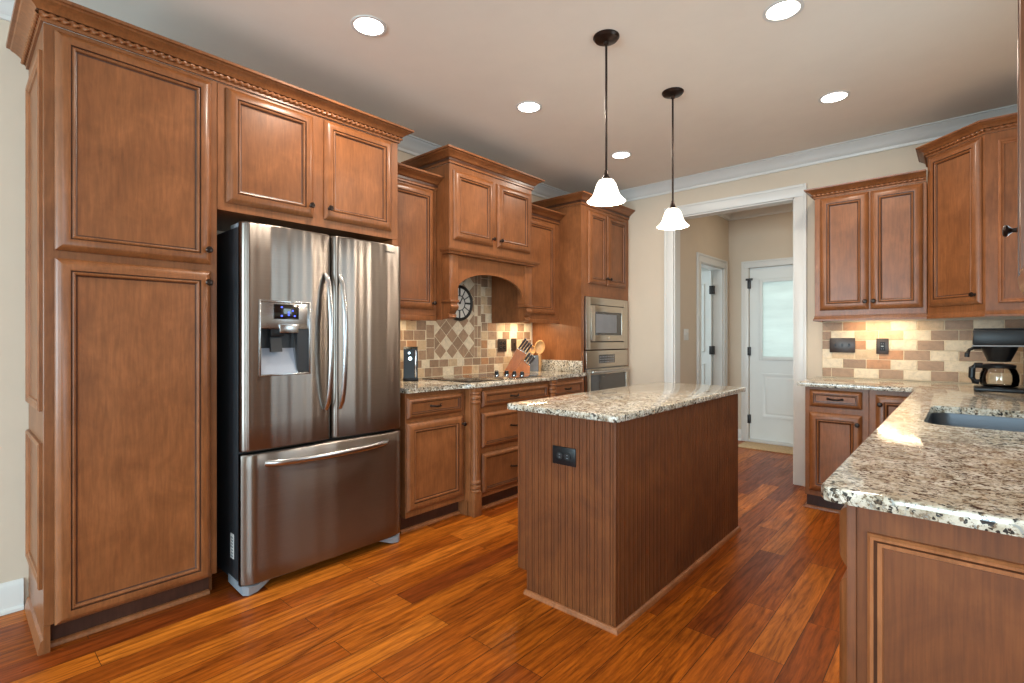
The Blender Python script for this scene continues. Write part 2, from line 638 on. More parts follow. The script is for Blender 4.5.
# hall beyond the opening
SD0, SD1, SDZ = 5.45, 6.15, 2.05
b = MB()
b.box(HX0 - 0.11, YF + 0.12, 0, HX0, SD0, ZC)
b.box(HX0 - 0.11, SD1, 0, HX0, HY + 0.12, ZC)
b.box(HX0 - 0.11, SD0, SDZ, HX0, SD1, ZC)
struct(b.build('wall_hall_left', M['wall']))
D0, D1, DZ = -1.914, -1.0, 2.055
b = MB()
b.box(HX0, HY, 0, D0, HY + 0.12, ZC)
b.box(D1, HY, 0, HX1 + 0.1, HY + 0.12, ZC)
b.box(D0, HY, DZ, D1, HY + 0.12, ZC)
struct(b.build('wall_hall_back', M['wall']))
struct(MB().box(HX1, YF + 0.12, 0, HX1 + 0.1, HY, ZC).build('wall_hall_right', M['wall']))
b = MB()
b.box(-4.2, YF + 0.12, 0, -4.1, HY + 0.12, ZC)
b.box(-4.1, HY, 0, HX0 - 0.11, HY + 0.12, ZC)
b.box(-4.1, YF + 0.12, 0, HX0 - 0.11, YF + 0.2, ZC)
struct(b.build('wall_side_room', M['doorwhite']))

# white crown where wall meets ceiling
CR = [(0, -0.105), (0.012, -0.105), (0.014, -0.085), (0.024, -0.078), (0.034, -0.058), (0.056, -0.032), (0.074, -0.022), (0.08, -0.010), (0.094, -0.008), (0.094, 0), (0, 0)]
CRI = [(o, h) for o, h in CR]
struct(MB().sweep(CRI, [(XL, YB), (XL, YF), (XR, YF), (XR, 1.0)], ZC - 0.001).build('trim_1', M['trim']))
struct(MB().sweep(CRI, [(HX1, YF + 0.12), (HX0, YF + 0.12), (HX0, HY), (HX1, HY)], ZC - 0.001).build('trim_2', M['trim']))
BB = [(0, 0), (0.028, 0), (0.028, 0.012), (0.016, 0.022), (0.015, 0.115), (0.010, 0.128), (0.004, 0.135), (0, 0.135)]
struct(MB().sweep(BB, [(XL, YB), (XL, 0.235)], 0.001).build('baseboard_left', M['trim']))
b = MB()
b.sweep(BB, [(-2.63, YF), (OP0 - 0.095, YF)], 0.001)
struct(b.build('baseboard_far', M['trim']))
b = MB()
b.sweep(BB, [(HX0, YF + 0.12), (HX0, SD0 - 0.09)], 0.001)
b.sweep(BB, [(HX0, SD1 + 0.09), (HX0, HY), (D0 - 0.08, HY)], 0.001)
struct(b.build('baseboard_hall', M['trim']))


def casing(b, pts_fn, u0, u1, zt, w, t, head=0.1):
    """door casing boards round an opening; pts_fn maps (u0,v0,z0,u1,v1,z1) boxes"""
    pts_fn(u0 - w, 0, 0.001, u0, t, zt)
    pts_fn(u1, 0, 0.001, u1 + w, t, zt)
    pts_fn(u0 - w, 0, zt, u1 + w, t, zt + head)
    pts_fn(u0 - w, t, 0.001, u0 - w + 0.022, t + 0.007, zt + head)
    pts_fn(u1 + w - 0.022, t, 0.001, u1 + w, t + 0.007, zt + head)
    pts_fn(u0 - w + 0.022, t, zt + head - 0.022, u1 + w - 0.022, t + 0.007, zt + head)


b = MB()
casing(b, lambda a, c, d, e, f, g: b.box(a, YF - c, d, e, YF - f, g, 0, 0.003), OP0, OP1, OPZ, 0.092, 0.018)
b.box(OP0 - 0.001, YF, 0.001, OP0 + 0.012, YF + 0.12, OPZ)
b.box(OP1 - 0.012, YF, 0.001, OP1 + 0.001, YF + 0.12, OPZ)
b.box(OP0, YF, OPZ - 0.012, OP1, YF + 0.12, OPZ)
struct(b.build('trim_3', M['trim']))
b = MB()
casing(b, lambda a, c, d, e, f, g: b.box(HX0 + c, a, d, HX0 + f, e, g, 0, 0.003), SD0, SD1, SDZ, 0.092, 0.018, 0.095)
b.box(HX0 - 0.11, SD0, 0.001, HX0, SD0 + 0.015, SDZ)
b.box(HX0 - 0.11, SD1 - 0.015, 0.001, HX0, SD1, SDZ)
b.box(HX0 - 0.11, SD0, SDZ - 0.015, HX0, SD1, SDZ)
struct(b.build('trim_4', M['trim']))
b = MB()
casing(b, lambda a, c, d, e, f, g: b.box(a, HY - c, d, e, HY - f, g, 0, 0.003), D0, D1, DZ, 0.08, 0.018, 0.08)
struct(b.build('trim_5', M['trim']))

# exterior door with a half-height pane, at the end of the hall
d = MB()
GX0, GX1, GZ0, GZ1 = -1.775, -1.139, 1.0, 1.885
yd = HY + 0.012
b = MB()
b.box(D0 + 0.004, yd, 0.035, GX0, yd + 0.044, DZ - 0.004)
b.box(GX1, yd, 0.035, D1 - 0.004, yd + 0.044, DZ - 0.004)
b.box(GX0, yd, GZ1, GX1, yd + 0.044, DZ - 0.004)
b.box(GX0, yd, 0.035, GX1, yd + 0.044, GZ0)
b.rings(GX0, 0.30, GX1, 0.815, [(0, 0.0), (0.002, 0.010), (0.02, 0.010), (0.032, 0.002), (0.042, 0.002), (0.058, 0.009)], yd)
R = b.rings(GX0, 0.30, GX1, 0.815, [(0.058, 0.009), (0.0581, 0.009)], yd)
b.face(R[1])
dr = struct(b.build('door_1', M['doorwhite']))
b = MB()
b.box(GX0 - 0.03, yd - 0.014, GZ0 - 0.03, GX0 + 0.012, yd, GZ1 + 0.03, 0, 0.005)
b.box(GX1 - 0.012, yd - 0.014, GZ0 - 0.03, GX1 + 0.03, yd, GZ1 + 0.03, 0, 0.005)
b.box(GX0, yd - 0.014, GZ1 - 0.012, GX1, yd, GZ1 + 0.03, 0, 0.005)
b.box(GX0, yd - 0.014, GZ0 - 0.03, GX1, yd, GZ0 + 0.012, 0, 0.005)
b.build('glazing_frame', M['doorwhite'], dr)
MB().box(GX0, yd + 0.018, GZ0, GX1, yd + 0.026, GZ1).build('pane', M['pane'], dr)
for hz in (1.86, 1.07, 0.27):
    MB().box(D0 - 0.012, HY - 0.022, hz - 0.05, D0 + 0.02, HY + 0.011, hz + 0.05, 0, 0.003).build('hinge', M['iron'], dr)
MB().box(D0 - 0.03, HY - 0.03, 1.905, D0 + 0.045, HY - 0.012, 1.93, 0, 0.003).build('latch', M['iron'], dr)
struct(MB().box(D0, HY - 0.03, 0.001, D1, HY + 0.1, 0.032, 0, 0.004).build('trim_6', M['trim']))

# white inner door standing open into the side room
b = MB()
b.box(-0.70, 0.0, 0.01, 0.0, 0.036, 2.03)
for za, zb in ((0.22, 0.92), (1.06, 1.88)):
    for xa, xb in ((-0.62, -0.39), (-0.31, -0.08)):
        R = b.rings(xa, za, xb, zb, [(0, 0), (0.004, 0.008), (0.014, 0.008), (0.02, 0.001), (0.03, 0.001), (0.05, 0.007)], 0.0)
        b.face(R[-1])
d2 = struct(b.build('door_2', M['doorwhite'], None, (HX0 - 0.115, SD1 - 0.06, 0), (0, 0, math.radians(-3))))
for hz in (1.80, 1.08, 0.25):
    MB().box(-0.02, -0.012, hz - 0.05, 0.03, 0.04, hz + 0.05, 0, 0.003).build('hinge', M['iron'], d2)

# ------------------------------------------------------------------ cabinet parts
DOOR = [(0, 0), (0, 0.006), (0.003, 0.010), (0.008, 0.0145), (0.016, 0.0190), (0.025, 0.0225), (0.034, 0.0245), (0.042, 0.0250), (0.046, 0.0240), (0.0475, 0.0185), (0.0500, 0.0178),
        (0.0515, 0.0205), (0.056, 0.0225), (0.0605, 0.0205), (0.0625, 0.0140), (0.0665, 0.0115), (0.0685, 0.0108), (0.074, 0.0108)]
DOOR_M = {8: 1, 9: 1, 14: 1, 15: 1}
DRAW = [(0, 0), (0, 0.006), (0.003, 0.010), (0.008, 0.0150), (0.014, 0.0195), (0.020, 0.0225), (0.026, 0.0235), (0.0275, 0.0165), (0.0295, 0.0165), (0.0305, 0.0190), (0.0345, 0.0185),
        (0.0365, 0.0125), (0.040, 0.0115), (0.044, 0.0115)]
DRAW_M = {6: 1, 7: 1, 10: 1, 11: 1}


def front(parent, name, x0, z0, x1, z1, prof, pm, yb=-0.001):
    b = MB()
    R = b.rings(x0, z0, x1, z1, prof, yb, pm)
    b.face(R[-1])
    b.face(R[0][::-1])
    return b.build(name, [M['maple'], M['glaze']], parent, angle=28)


def knob(parent, x, z, y=-0.02):
    b = MB()
    b.lathe([(0.0075, 0.0), (0.0095, -0.003), (0.006, -0.007), (0.0055, -0.014), (0.009, -0.019), (0.0145, -0.023), (0.0155, -0.027), (0.012, -0.0315), (0.005, -0.033)], x, y, z, 16, 0, 'y')
    return b.build('knob', M['bronze'], parent)


def pull(parent, x, z, y=-0.019, w=0.085):
    b = MB()
    pts = []
    for k in range(13):
        t = k / 12.0
        pts.append((x - w / 2 + w * t, y - 0.004 - 0.020 * math.sin(PI * t) ** 0.6, z - 0.004 * math.sin(PI * t)))
    b.tube(pts, 0.0045, 8, 0, 0.006)
    b.lathe([(0.009, 0), (0.009, -0.004), (0.005, -0.006)], x - w / 2, y + 0.002, z, 12, 0, 'y')
    b.lathe([(0.009, 0), (0.009, -0.004), (0.005, -0.006)], x + w / 2, y + 0.002, z, 12, 0, 'y')
    return b.build('pull', M['bronze'], parent)


def cdoor(parent, x0, z0, x1, z1, kx=None, kz=None):
    d = front(parent, 'door', x0, z0, x1, z1, DOOR, DOOR_M)
    if kx is not None:
        knob(d, kx, kz)
    return d


def drawer(parent, x0, z0, x1, z1, hx=None):
    d = front(parent, 'drawer', x0, z0, x1, z1, DRAW, DRAW_M)
    pull(d, (x0 + x1) / 2 if hx is None else hx, (z0 + z1) / 2, -0.012)
    return d


def carcass(parent, x0, z0, x1, z1, depth, name='carcass', mat=None, y0=0.0):
    return MB().box(x0, y0, z0, x1, depth, z1, 0, 0.0015, 1).build(name, mat or M['maple'], parent)


CRW = [(0, 0), (0.010, 0), (0.010, 0.012), (0.014, 0.016), (0.014, 0.034), (0.024, 0.038), (0.030, 0.046), (0.046, 0.060), (0.062, 0.068), (0.066, 0.074), (0.078, 0.076), (0.080, 0.088), (0, 0.088)]


def crown(parent_or_none, path, z, rope=False, name='crown_molding', scale=1.0):
    prof = [(o * scale, h * scale) for o, h in CRW]
    if rope:
        b = MB().sweep(prof, path, z, pm={3: 1, 4: 1})
    else:
        b = MB().sweep(prof, path, z, pm={3: 1})
    o = b.build(name, [M['maple'], M['glaze']], parent_or_none, angle=20)
    if rope:
        P = [Vector((x, y)) for x, y in path]
        off = 0.0165 * scale
        Q = []
        for i in range(len(P)):
            def nrm(a, c):
                dd = (c - a).normalized()
                return Vector((dd.y, -dd.x))
            n1 = nrm(P[i], P[i + 1]) if i < len(P) - 1 else nrm(P[i - 1], P[i])
            n0 = nrm(P[i - 1], P[i]) if i > 0 else n1
            bb = n0 + n1
            bb = bb / bb.dot(n1)
            Q.append(P[i] + bb * off)
        r = MB()
        for a, c in zip(Q, Q[1:]):
            r.rope((a.x, a.y, z + 0.025 * scale), (c.x, c.y, z + 0.025 * scale), 0.0095 * scale, 0.030)
        r.build('rope_bead', M['maple'], o, angle=60)
    return o


QR = [(0, 0), (0.019, 0), (0.018, 0.008), (0.013, 0.015), (0.006, 0.019), (0, 0.019)]

# ------------------------------------------------------------------ tall pantry, left
R90 = PI / 2
XP = -2.668                      # face of the tall cabinets; their doors stand in front of it
t = thing('pantry_cabinet', 'tall brown pantry cabinet with one upper and one lower door, left of the refrigerator', 'cabinet', (XP, 0.252, 0), R90)
DP = XP - XL - 0.001
PW = 0.612
carcass(t, 0.0, 0.105, PW, 2.456, DP)
MB().box(0.0, 0.0, 0.0, 0.02, DP, 0.105).build('side_foot', M['maple'], t)
MB().box(PW - 0.018, 0.07, 0.0, PW, DP, 0.105).build('side_foot', M['maple'], t)
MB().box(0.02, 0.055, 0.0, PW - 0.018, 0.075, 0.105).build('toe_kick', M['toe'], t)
cdoor(t, 0.032, 1.575, PW - 0.028, 2.438, PW - 0.046, 1.640)
cdoor(t, 0.032, 0.100, PW - 0.028, 1.543, PW - 0.046, 1.488)
b = MB()
b.sweep(QR, [(0.02, 0.054), (PW - 0.019, 0.054)], 0.0)
b.build('shoe_molding', M['shoe'], t)
b = MB().sweep([(0, 0), (0.016, 0), (0.015, 0.02), (0.008, 0.05), (0.0, 0.056)], [(0, DP - 0.03), (0, 0.0)], 0.0)
b.build('base_molding', M['shoe'], t)
for za, zb in ((0.24, 0.815), (0.94, 2.36)):
    b = MB()
    b.rings(0, za, DP - 0.07, zb, [(0, 0), (0, 0.010), (0.006, 0.014), (0.016, 0.012), (0.022, 0.007), (0.030, 0.006), (0.032, 0)], 0)
    for v in b.bm.verts:                      # lay the frame on the end panel, facing away from the refrigerator
        x, y, z = v.co
        v.co = (y, DP - 0.035 - x, z)
    b.build('panel_molding', M['maple'], t, angle=28)

# ------------------------------------------------------------------ cabinet over the refrigerator
FW0, FW1 = 0.866, 1.900
t = thing('fridge_cabinet', 'brown two-door cabinet bridging over the stainless refrigerator', 'cabinet', (XP, FW0, 0), R90)
carcass(t, 0, 1.845, FW1 - FW0, 2.456, DP)
carcass(t, FW1 - FW0 - 0.04, 0.0, FW1 - FW0, 1.844, DP, 'side_panel')
cdoor(t, 0.036, 1.884, 0.474, 2.440, 0.452, 1.945)
cdoor(t, 0.537, 1.890, 0.982, 2.445, 0.560, 1.950)
tag(crown(None, [(XL + 0.001, 0.252), (XP, 0.252), (XP, 1.900), (XL + 0.001, 1.900)][::1], 2.4565, True, 'crown_molding', 0.93),
    'rope-beaded brown crown molding along the top of the pantry and refrigerator cabinets', 'molding')

# ------------------------------------------------------------------ refrigerator
FX = -2.527
t = thing('refrigerator', 'stainless steel french-door refrigerator with ice and water dispenser', 'refrigerator', (FX, 0.932, 0), R90)
FW = 0.908
MB().box(0.004, 0.085, 0.045, FW - 0.004, 0.66, 1.765, 0, 0.004).build('cabinet_body', M['fridgeside'], t)
MB().box(0.02, 0.064, 0.06, FW - 0.02, 0.086, 1.74).build('door_gasket', M['gasket'], t)


def bulge(s):            # depth of the front skin, s in 0..1 across one door
    e = 0.0
    if s < 0.07:
        e = (1 - s / 0.07) ** 2 * 0.022
    elif s > 0.93:
        e = ((s - 0.93) / 0.07) ** 2 * 0.022
    e += 0.00055 * math.sin(2 * PI * (2.3 * s + 0.15)) + 0.0004 * math.sin(2 * PI * (4.1 * s + 0.6)) + 0.00030 * math.sin(2 * PI * (8.7 * s + 0.3))
    return 0.009 * (2 * s - 1) ** 2 + e


def bulge_wide(s):       # the freezer drawer spans both doors
    return bulge(s) + 0.0005 * math.sin(2 * PI * (6.2 * s + 0.4)) + 0.0004 * math.sin(2 * PI * (3.3 * s + 0.1))


def slab(x0, x1, z0, z1, name, hole=None, fn=bulge, parent=t):
    b = MB()
    xs = [x0 + (x1 - x0) * k / 96.0 for k in range(97)]
    zs = [z0, z0 + 0.004, z0 + 0.010] + [z0 + (z1 - z0) * k / 8.0 for k in range(1, 8)] + [z1 - 0.010, z1 - 0.004, z1]
    if hole:
        xs = sorted(set([x for x in xs if min(abs(x - hole[0]), abs(x - hole[2])) > 0.002] + [hole[0], hole[2]]))
        zs = sorted(set([z for z in zs if min(abs(z - hole[1]), abs(z - hole[3])) > 0.004] + [hole[1], hole[3]]))
    def Y(x, z):
        y = fn((x - x0) / (x1 - x0))
        for ze in (z0, z1):
            q = abs(z - ze)
            if q < 0.010:
                y += 0.008 * (1 - q / 0.010) ** 2
        return y
    G = [[b.bm.verts.new((x, Y(x, z), z)) for x in xs] for z in zs]
    for i in range(len(zs) - 1):
        for j in range(len(xs) - 1):
            if hole and hole[0] - 1e-6 <= xs[j] < hole[2] - 1e-6 and hole[1] - 1e-6 <= zs[i] < hole[3] - 1e-6:
                continue
            b.face([G[i][j], G[i][j + 1], G[i + 1][j + 1], G[i + 1][j]])
    yb = 0.064
    # edge band and back
    loop = [(x, z0) for x in xs] + [(x1, z) for z in zs[1:]] + [(x, z1) for x in xs[::-1][1:]] + [(x0, z) for z in zs[::-1][1:-1]]
    fr = [G[0][j] for j in range(len(xs))] + [G[i][-1] for i in range(1, len(zs))] + [G[-1][j] for j in range(len(xs) - 2, -1, -1)] + [G[i][0] for i in range(len(zs) - 2, 0, -1)]
    bk = [b.bm.verts.new((x, yb, z)) for x, z in loop]
    n = len(fr)
    for k in range(n):
        b.face([fr[k], fr[(k + 1) % n], bk[(k + 1) % n], bk[k]])
    b.face(bk[::-1])
    return b.build(name, [M['steel'], M['greyplastic']], parent, angle=50)


HOLE = (0.076, 1.048, 0.322, 1.408)
ld = slab(0.0, 0.4515, 0.686, 1.782, 'door', HOLE)
rd = slab(0.4565, FW, 0.686, 1.782, 'door')
fd = slab(0.0, FW, 0.046, 0.672, 'freezer_drawer', None, bulge_wide)


def bow(zlo, zhi, x, parent):
    b = MB()
    pts = []
    N = 18
    for k in range(N + 1):
        s = k / N
        pts.append((x, 0.006 - 0.060 * (1 - (2 * s - 1) ** 2) ** 0.55 - 0.004, zlo + (zhi - zlo) * s))
    b.tube(pts, 0.0135, 12, 0, 0.009, up=(0, 1, 0))
    return b.build('handle', M['steel2'], parent)


bow(0.850, 1.565, 0.414, ld)
bow(0.850, 1.565, 0.494, rd)
b = MB()
pts = []
for k in range(21):
    s = k / 20.0
    q = (1 - (2 * s - 1) ** 2)
    pts.append((0.105 + 0.70 * s, 0.012 - 0.052 * q ** 0.5, 0.618 - 0.006 * q))
b.tube(pts, 0.010, 12, 0, 0.016)
b.build('handle', M['steel2'], fd)
# dispenser
x0, zz0, x1, zz1 = HOLE
b = MB()
b.box(x0 - 0.006, 0.000, zz0 - 0.006, x0 + 0.004, 0.014, zz1 + 0.006, 0, 0.002)
b.box(x1 - 0.004, 0.000, zz0 - 0.006, x1 + 0.006, 0.014, zz1 + 0.006, 0, 0.002)
b.box(x0, 0.000, zz1 - 0.004, x1, 0.014, zz1 + 0.006, 0, 0.002)
b.box(x0, 0.000, zz0 - 0.006, x1, 0.014, zz0 + 0.004, 0, 0.002)
b.build('dispenser_bezel', M['steel2'], ld)
b = MB()
zc = 1.275
b.box(x0, 0.058, zz0, x1, 0.0635, zc, 1)
b.box(x0, 0.010, zz0, x0 + 0.005, 0.058, zc, 1)
b.box(x1 - 0.06, 0.010, zz0 + 0.010, x1 - 0.0, 0.058, zc, 1)
b.prism([(0.012, zz0 + 0.001), (0.058, zz0 + 0.001), (0.058, zz0 + 0.13)], x0, x1 - 0.06, 'x', 0)
b.prism([(0.010, zz0 + 0.001), (0.020, zz0 + 0.001), (0.058, zz0 + 0.13), (0.058, zc), (0.052, zc)], x1 - 0.062, x1 - 0.055, 'x', 2)
b.build('dispenser_cavity', [M['cavity'], M['fridgeside'], M['steel2']], ld)
b = MB()
b.box(x0, 0.006, zc, x1, 0.0635, zz1, 0, 0.002)
b.box(x0 + 0.09, -0.006, zc - 0.022, x1 - 0.06, 0.03, zc + 0.022, 0, 0.004)
b.build('control_panel', M['steel2'], ld)
b = MB()
b.box(x0 + 0.065, 0.003, 1.322, x1 - 0.055, 0.007, 1.396, 0, 0.001)
for (sx, sz) in ((0.10, 1.378), (0.135, 1.340), (0.135, 1.352), (0.155, 1.362), (0.10, 1.335), (0.165, 1.336)):
    b.box(x0 + sx, 0.0022, sz, x0 + sx + 0.008, 0.0032, sz + 0.007, 1)
b.build('display', [M['blackglass'], M['blue_led']], ld)
b = MB()
b.box(x0 + 0.055, 0.012, 1.235, x0 + 0.12, 0.05, 1.275, 0, 0.004)
b.prism([(0.030, 1.24), (0.050, 1.24), (0.034, 1.160), (0.014, 1.160)], x0 + 0.058, x0 + 0.112, 'x', 1)
b.build('dispenser_lever', [M['black'], M['fridgeside']], ld)
# feet, hinge caps, label
for sx, x_ in ((1, 0.0), (-1, FW)):
    b = MB()
    pth = [(x_ + sx * 0.002, 0.20), (x_ + sx * 0.002, 0.055), (x_ + sx * 0.008, 0.028), (x_ + sx * 0.028, 0.012), (x_ + sx * 0.070, 0.016), (x_ + sx * 0.150, 0.045)]
    hts = [(0.020, 0.060), (0.012, 0.055), (0.004, 0.048), (0.002, 0.042), (0.006, 0.040), (0.036, 0.048)]
    rows = []
    for (px_, py_), (h0, h1) in zip(pth, hts):
        rows.append([b.bm.verts.new(q) for q in ((px_, py_, h0), (px_, py_, h1), (px_ + sx * 0.012, py_ + 0.02, h1 + 0.004), (px_ + sx * 0.012, py_ + 0.02, h0))])
    for a, c in zip(rows, rows[1:]):
        for k in range(4):
            b.face([a[k], a[(k + 1) % 4], c[(k + 1) % 4], c[k]])
    b.face(rows[0])
    b.face(rows[-1][::-1])
    b.build('foot_cover', M['greyplastic'], t)
    MB().lathe([(0.02, 0.0), (0.022, 0.004), (0.012, 0.012), (0.012, 0.05)], x_ + sx * 0.06, 0.13, 0, 14).build('foot', M['gasket'], t)
MB().box(0.06, 0.09, 0.015, FW - 0.06, 0.12, 0.06).build('kick_grille', M['black'], t)
for xx in (0.01, FW - 0.13):
    MB().box(xx, 0.075, 1.766, xx + 0.12, 0.20, 1.79, 0, 0.008).build('hinge_cover', M['greyplastic'], t)
b = MB()
b.box(0.0015, 0.13, 0.15, 0.0045, 0.17, 0.27, 0)
for k in range(7):
    b.box(0.0008, 0.135, 0.158 + 0.015 * k, 0.0016, 0.165 - 0.004 * (k % 3), 0.166 + 0.015 * k, 1)
b.build('rating_label', [M['trim'], M['greyplastic']], t)


def text_mesh(name, body, size, mat, parent, loc, rot, depth=0.0004):
    c = bpy.data.curves.new(name, 'FONT')
    c.body = body
    c.size = size
    c.extrude = depth
    c.align_x = 'CENTER'
    tmp = bpy.data.objects.new('tmp', c)
    COL.objects.link(tmp)
    dg = bpy.context.evaluated_depsgraph_get()
    me = bpy.data.meshes.new_from_object(tmp.evaluated_get(dg))
    bpy.data.objects.remove(tmp)
    me.materials.clear()
    me.materials.append(mat)
    o = bpy.data.objects.new(name, me)
    COL.objects.link(o)
    o.parent = parent
    o.location = loc
    o.rotation_euler = rot
    return o


text_mesh('lettering', 'SAMSUNG', 0.0155, M['gasket'], rd, (0.812, 0.0012, 1.730), (PI / 2, 0, math.radians(1.6)))

# ------------------------------------------------------------------ base run, left wall
XB1, XB2 = -2.592, -2.532
def toe(t, x0, x1, depth, z=0.105):
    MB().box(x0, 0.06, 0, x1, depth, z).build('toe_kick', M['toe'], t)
    MB().sweep(QR, [(x0, 0.059), (x1, 0.059)], 0.0).build('shoe_molding', M['shoe'], t)


t = thing('base_cabinet', 'brown base cabinet with one drawer over a door, right beside the refrigerator', 'cabinet', (XB1, 1.903, 0), R90)
DB = XB1 - XL - 0.001
w = 2.398 - 1.903
carcass(t, 0, 0.105, w, 0.883, DB)
toe(t, 0, w, DB)
drawer(t, 0.004, 0.722, w - 0.030, 0.855)
cdoor(t, 0.004, 0.142, w - 0.022, 0.697, w - 0.034, 0.640)

t = thing('cooktop_cabinet', 'brown three-drawer bump-out base cabinet below the cooktop with turned corner posts', 'cabinet', (XB2, 2.400, 0), R90)
DB2 = XB2 - XL - 0.001
w = 0.950
carcass(t, 0, 0.105, w, 0.883, DB2, y0=0.004)
toe(t, 0.08, w - 0.08, DB2)
MB().box(0.0, 0.035, 0.0, 0.079, DB2, 0.105).build('plinth', M['maple'], t)
MB().box(w - 0.079, 0.035, 0.0, w, DB2, 0.105).build('plinth', M['maple'], t)
for z0_, z1_ in ((0.742, 0.857), (0.458, 0.702), (0.140, 0.416)):
    drawer(t, 0.105, z0_, w - 0.105, z1_, w / 2 - 0.03)


def post(t, cx):
    cy = -0.006
    b = MB()
    MB().box(cx - 0.036, cy - 0.03, 0.0, cx + 0.036, cy + 0.04, 0.1648, 0, 0.004).build('post_block', M['maple'], t)
    MB().box(cx - 0.036, cy - 0.03, 0.8552, cx + 0.036, cy + 0.04, 0.883, 0, 0.003).build('post_cap', M['maple'], t)
    prof = [(0.036, 0.165), (0.038, 0.175), (0.030, 0.183), (0.030, 0.188), (0.038, 0.195), (0.038, 0.208), (0.030, 0.214), (0.030, 0.222), (0.038, 0.228), (0.038, 0.238), (0.031, 0.246), (0.030, 0.252)]
    b.lathe(prof, cx, cy, 0, 48, 0, cap=False)
    top = [(r, 1.02 - h) for r, h in prof][::-1]
    b.lathe(top, cx, cy, 0, 48, 0, cap=False)
    # fluted shaft
    seg = 48
    rings = []
    z_lo, z_hi = prof[-1][1], top[0][1]
    for z, k in ((z_lo, 0), (z_lo + 0.02, 0), (z_lo + 0.035, 1), (z_hi - 0.035, 1), (z_hi - 0.02, 0), (z_hi, 0)):
        ring = []
        for i in range(seg):
            a = 2 * PI * i / seg
            r = 0.030 - 0.0045 * k * (0.5 + 0.5 * math.cos(12 * a))
            ring.append(b.bm.verts.new((cx + r * math.cos(a), cy + r * math.sin(a), z)))
        rings.append(ring)
    for a, c in zip(rings, rings[1:]):
        for i in range(seg):
            b.face([a[i], a[(i + 1) % seg], c[(i + 1) % seg], c[i]])
    bmesh.ops.remove_doubles(b.bm, verts=b.bm.verts[:], dist=1e-5)
    b.build('turned_post', M['maple'], t, angle=40)


post(t, 0.040)
post(t, w - 0.040)

t = thing('base_cabinet', 'brown base cabinet with a narrow drawer, between the cooktop drawers and the wall oven', 'cabinet', (XB1, 3.352, 0), R90)
w = 3.873 - 3.352
carcass(t, 0, 0.105, w, 0.883, DB)
toe(t, 0, w, DB)
drawer(t, 0.030, 0.722, w - 0.030, 0.855)
cdoor(t, 0.030, 0.142, w - 0.030, 0.697, 0.055, 0.64)

# left worktop with the bump-out, and its short splash on the oven side
b = MB()
pts = [(XL + 0.001, 1.903), (-2.562, 1.903), (-2.562, 2.335), (-2.545, 2.362), (-2.512, 2.378), (-2.492, 2.400), (-2.492, 3.345), (-2.512, 3.368), (-2.545, 3.385), (-2.562, 3.41), (-2.562, 3.874), (XL + 0.001, 3.874)]
b.prism(pts, 0.8835, 0.914, 'z')
es = [e for e in b.bm.edges if abs(e.verts[0].co.z - e.verts[1].co.z) < 1e-6 and (e.verts[0].co.x > -2.6 and e.verts[1].co.x > -2.6)]
bmesh.ops.bevel(b.bm, geom=es, offset=0.006, segments=3, profile=0.5, affect='EDGES')
wt = tag(b.build('worktop', M['granite']), 'speckled granite worktop along the left wall holding the cooktop', 'worktop')
MB().box(XL + 0.013, 3.853, 0.9145, -2.60, 3.873, 1.018, 0, 0.003).build('end_splash', M['granite'], wt)

# ------------------------------------------------------------------ wall cabinets and hood, left wall
XU = -2.872
DU = XU - XL - 0.001
t = thing('wall_cabinet', 'brown single-door wall cabinet between the refrigerator and the range hood', 'cabinet', (XU, 1.903, 0), R90)
w = 2.383 - 1.903
carcass(t, 0, 1.39, w, 2.30, DU)
MB().box(0, -0.004, 1.352, w, 0.016, 1.3895, 0, 0.003).build('light_rail', M['maple'], t)
cdoor(t, 0.012, 1.432, w - 0.035, 2.285, w - 0.050, 1.478)
crown(t, [(0.0, 0.0), (w, 0.0)][::-1] if False else [(0.0, 0.0), (w, 0.0)], 2.3005, False)

t = thing('wall_cabinet', 'brown single-door wall cabinet between the range hood and the oven tower', 'cabinet', (XU, 3.304, 0), R90)
w = 3.873 - 3.304
carcass(t, 0, 1.40, w, 2.30, DU)
MB().box(0, -0.004, 1.362, w, 0.016, 1.3995, 0, 0.003).build('light_rail', M['maple'], t)
cdoor(t, 0.045, 1.442, w - 0.075, 2.285, 0.065, 1.49)
crown(t, [(0.0, 0.0), (w, 0.0)], 2.3005, False)

XH = -2.732
HW = 0.915
DH = XH - XL - 0.001
t = thing('range_hood', 'brown wooden mantel range hood with two doors above an arched valance', 'range hood', (XH, 2.386, 0), R90)
carcass(t, 0, 1.86, HW, 2.475, DH)
cdoor(t, 0.032, 1.935, 0.436, 2.432, 0.418, 1.985)
cdoor(t, 0.486, 1.935, 0.884, 2.432, 0.504, 1.985)
crown(t, [(0, DH), (0, 0), (HW, 0), (HW, DH)], 2.4755, False)
b = MB().sweep([(0, 0), (0.030, 0.002), (0.034, 0.014), (0.046, 0.020), (0.052, 0.034), (0.052, 0.044), (0, 0.048)], [(0, 0.05), (0, 0), (HW, 0), (HW, 0.05)], 1.826)
b.build('mantel_shelf', M['maple'], t, angle=20)
b = MB()                                    # arched board
ax0, ax1 = 0.084, HW - 0.084
za, zb = 1.545, 1.716
top = [(ax0, 1.8595), (ax1, 1.8595)]
arc = []
for k in range(33):
    s = k / 32.0
    x = ax0 + (ax1 - ax0) * s
    arc.append((x, za + (zb - za) * math.sqrt(max(0, 1 - (2 * s - 1) ** 2)) ** 0.9))
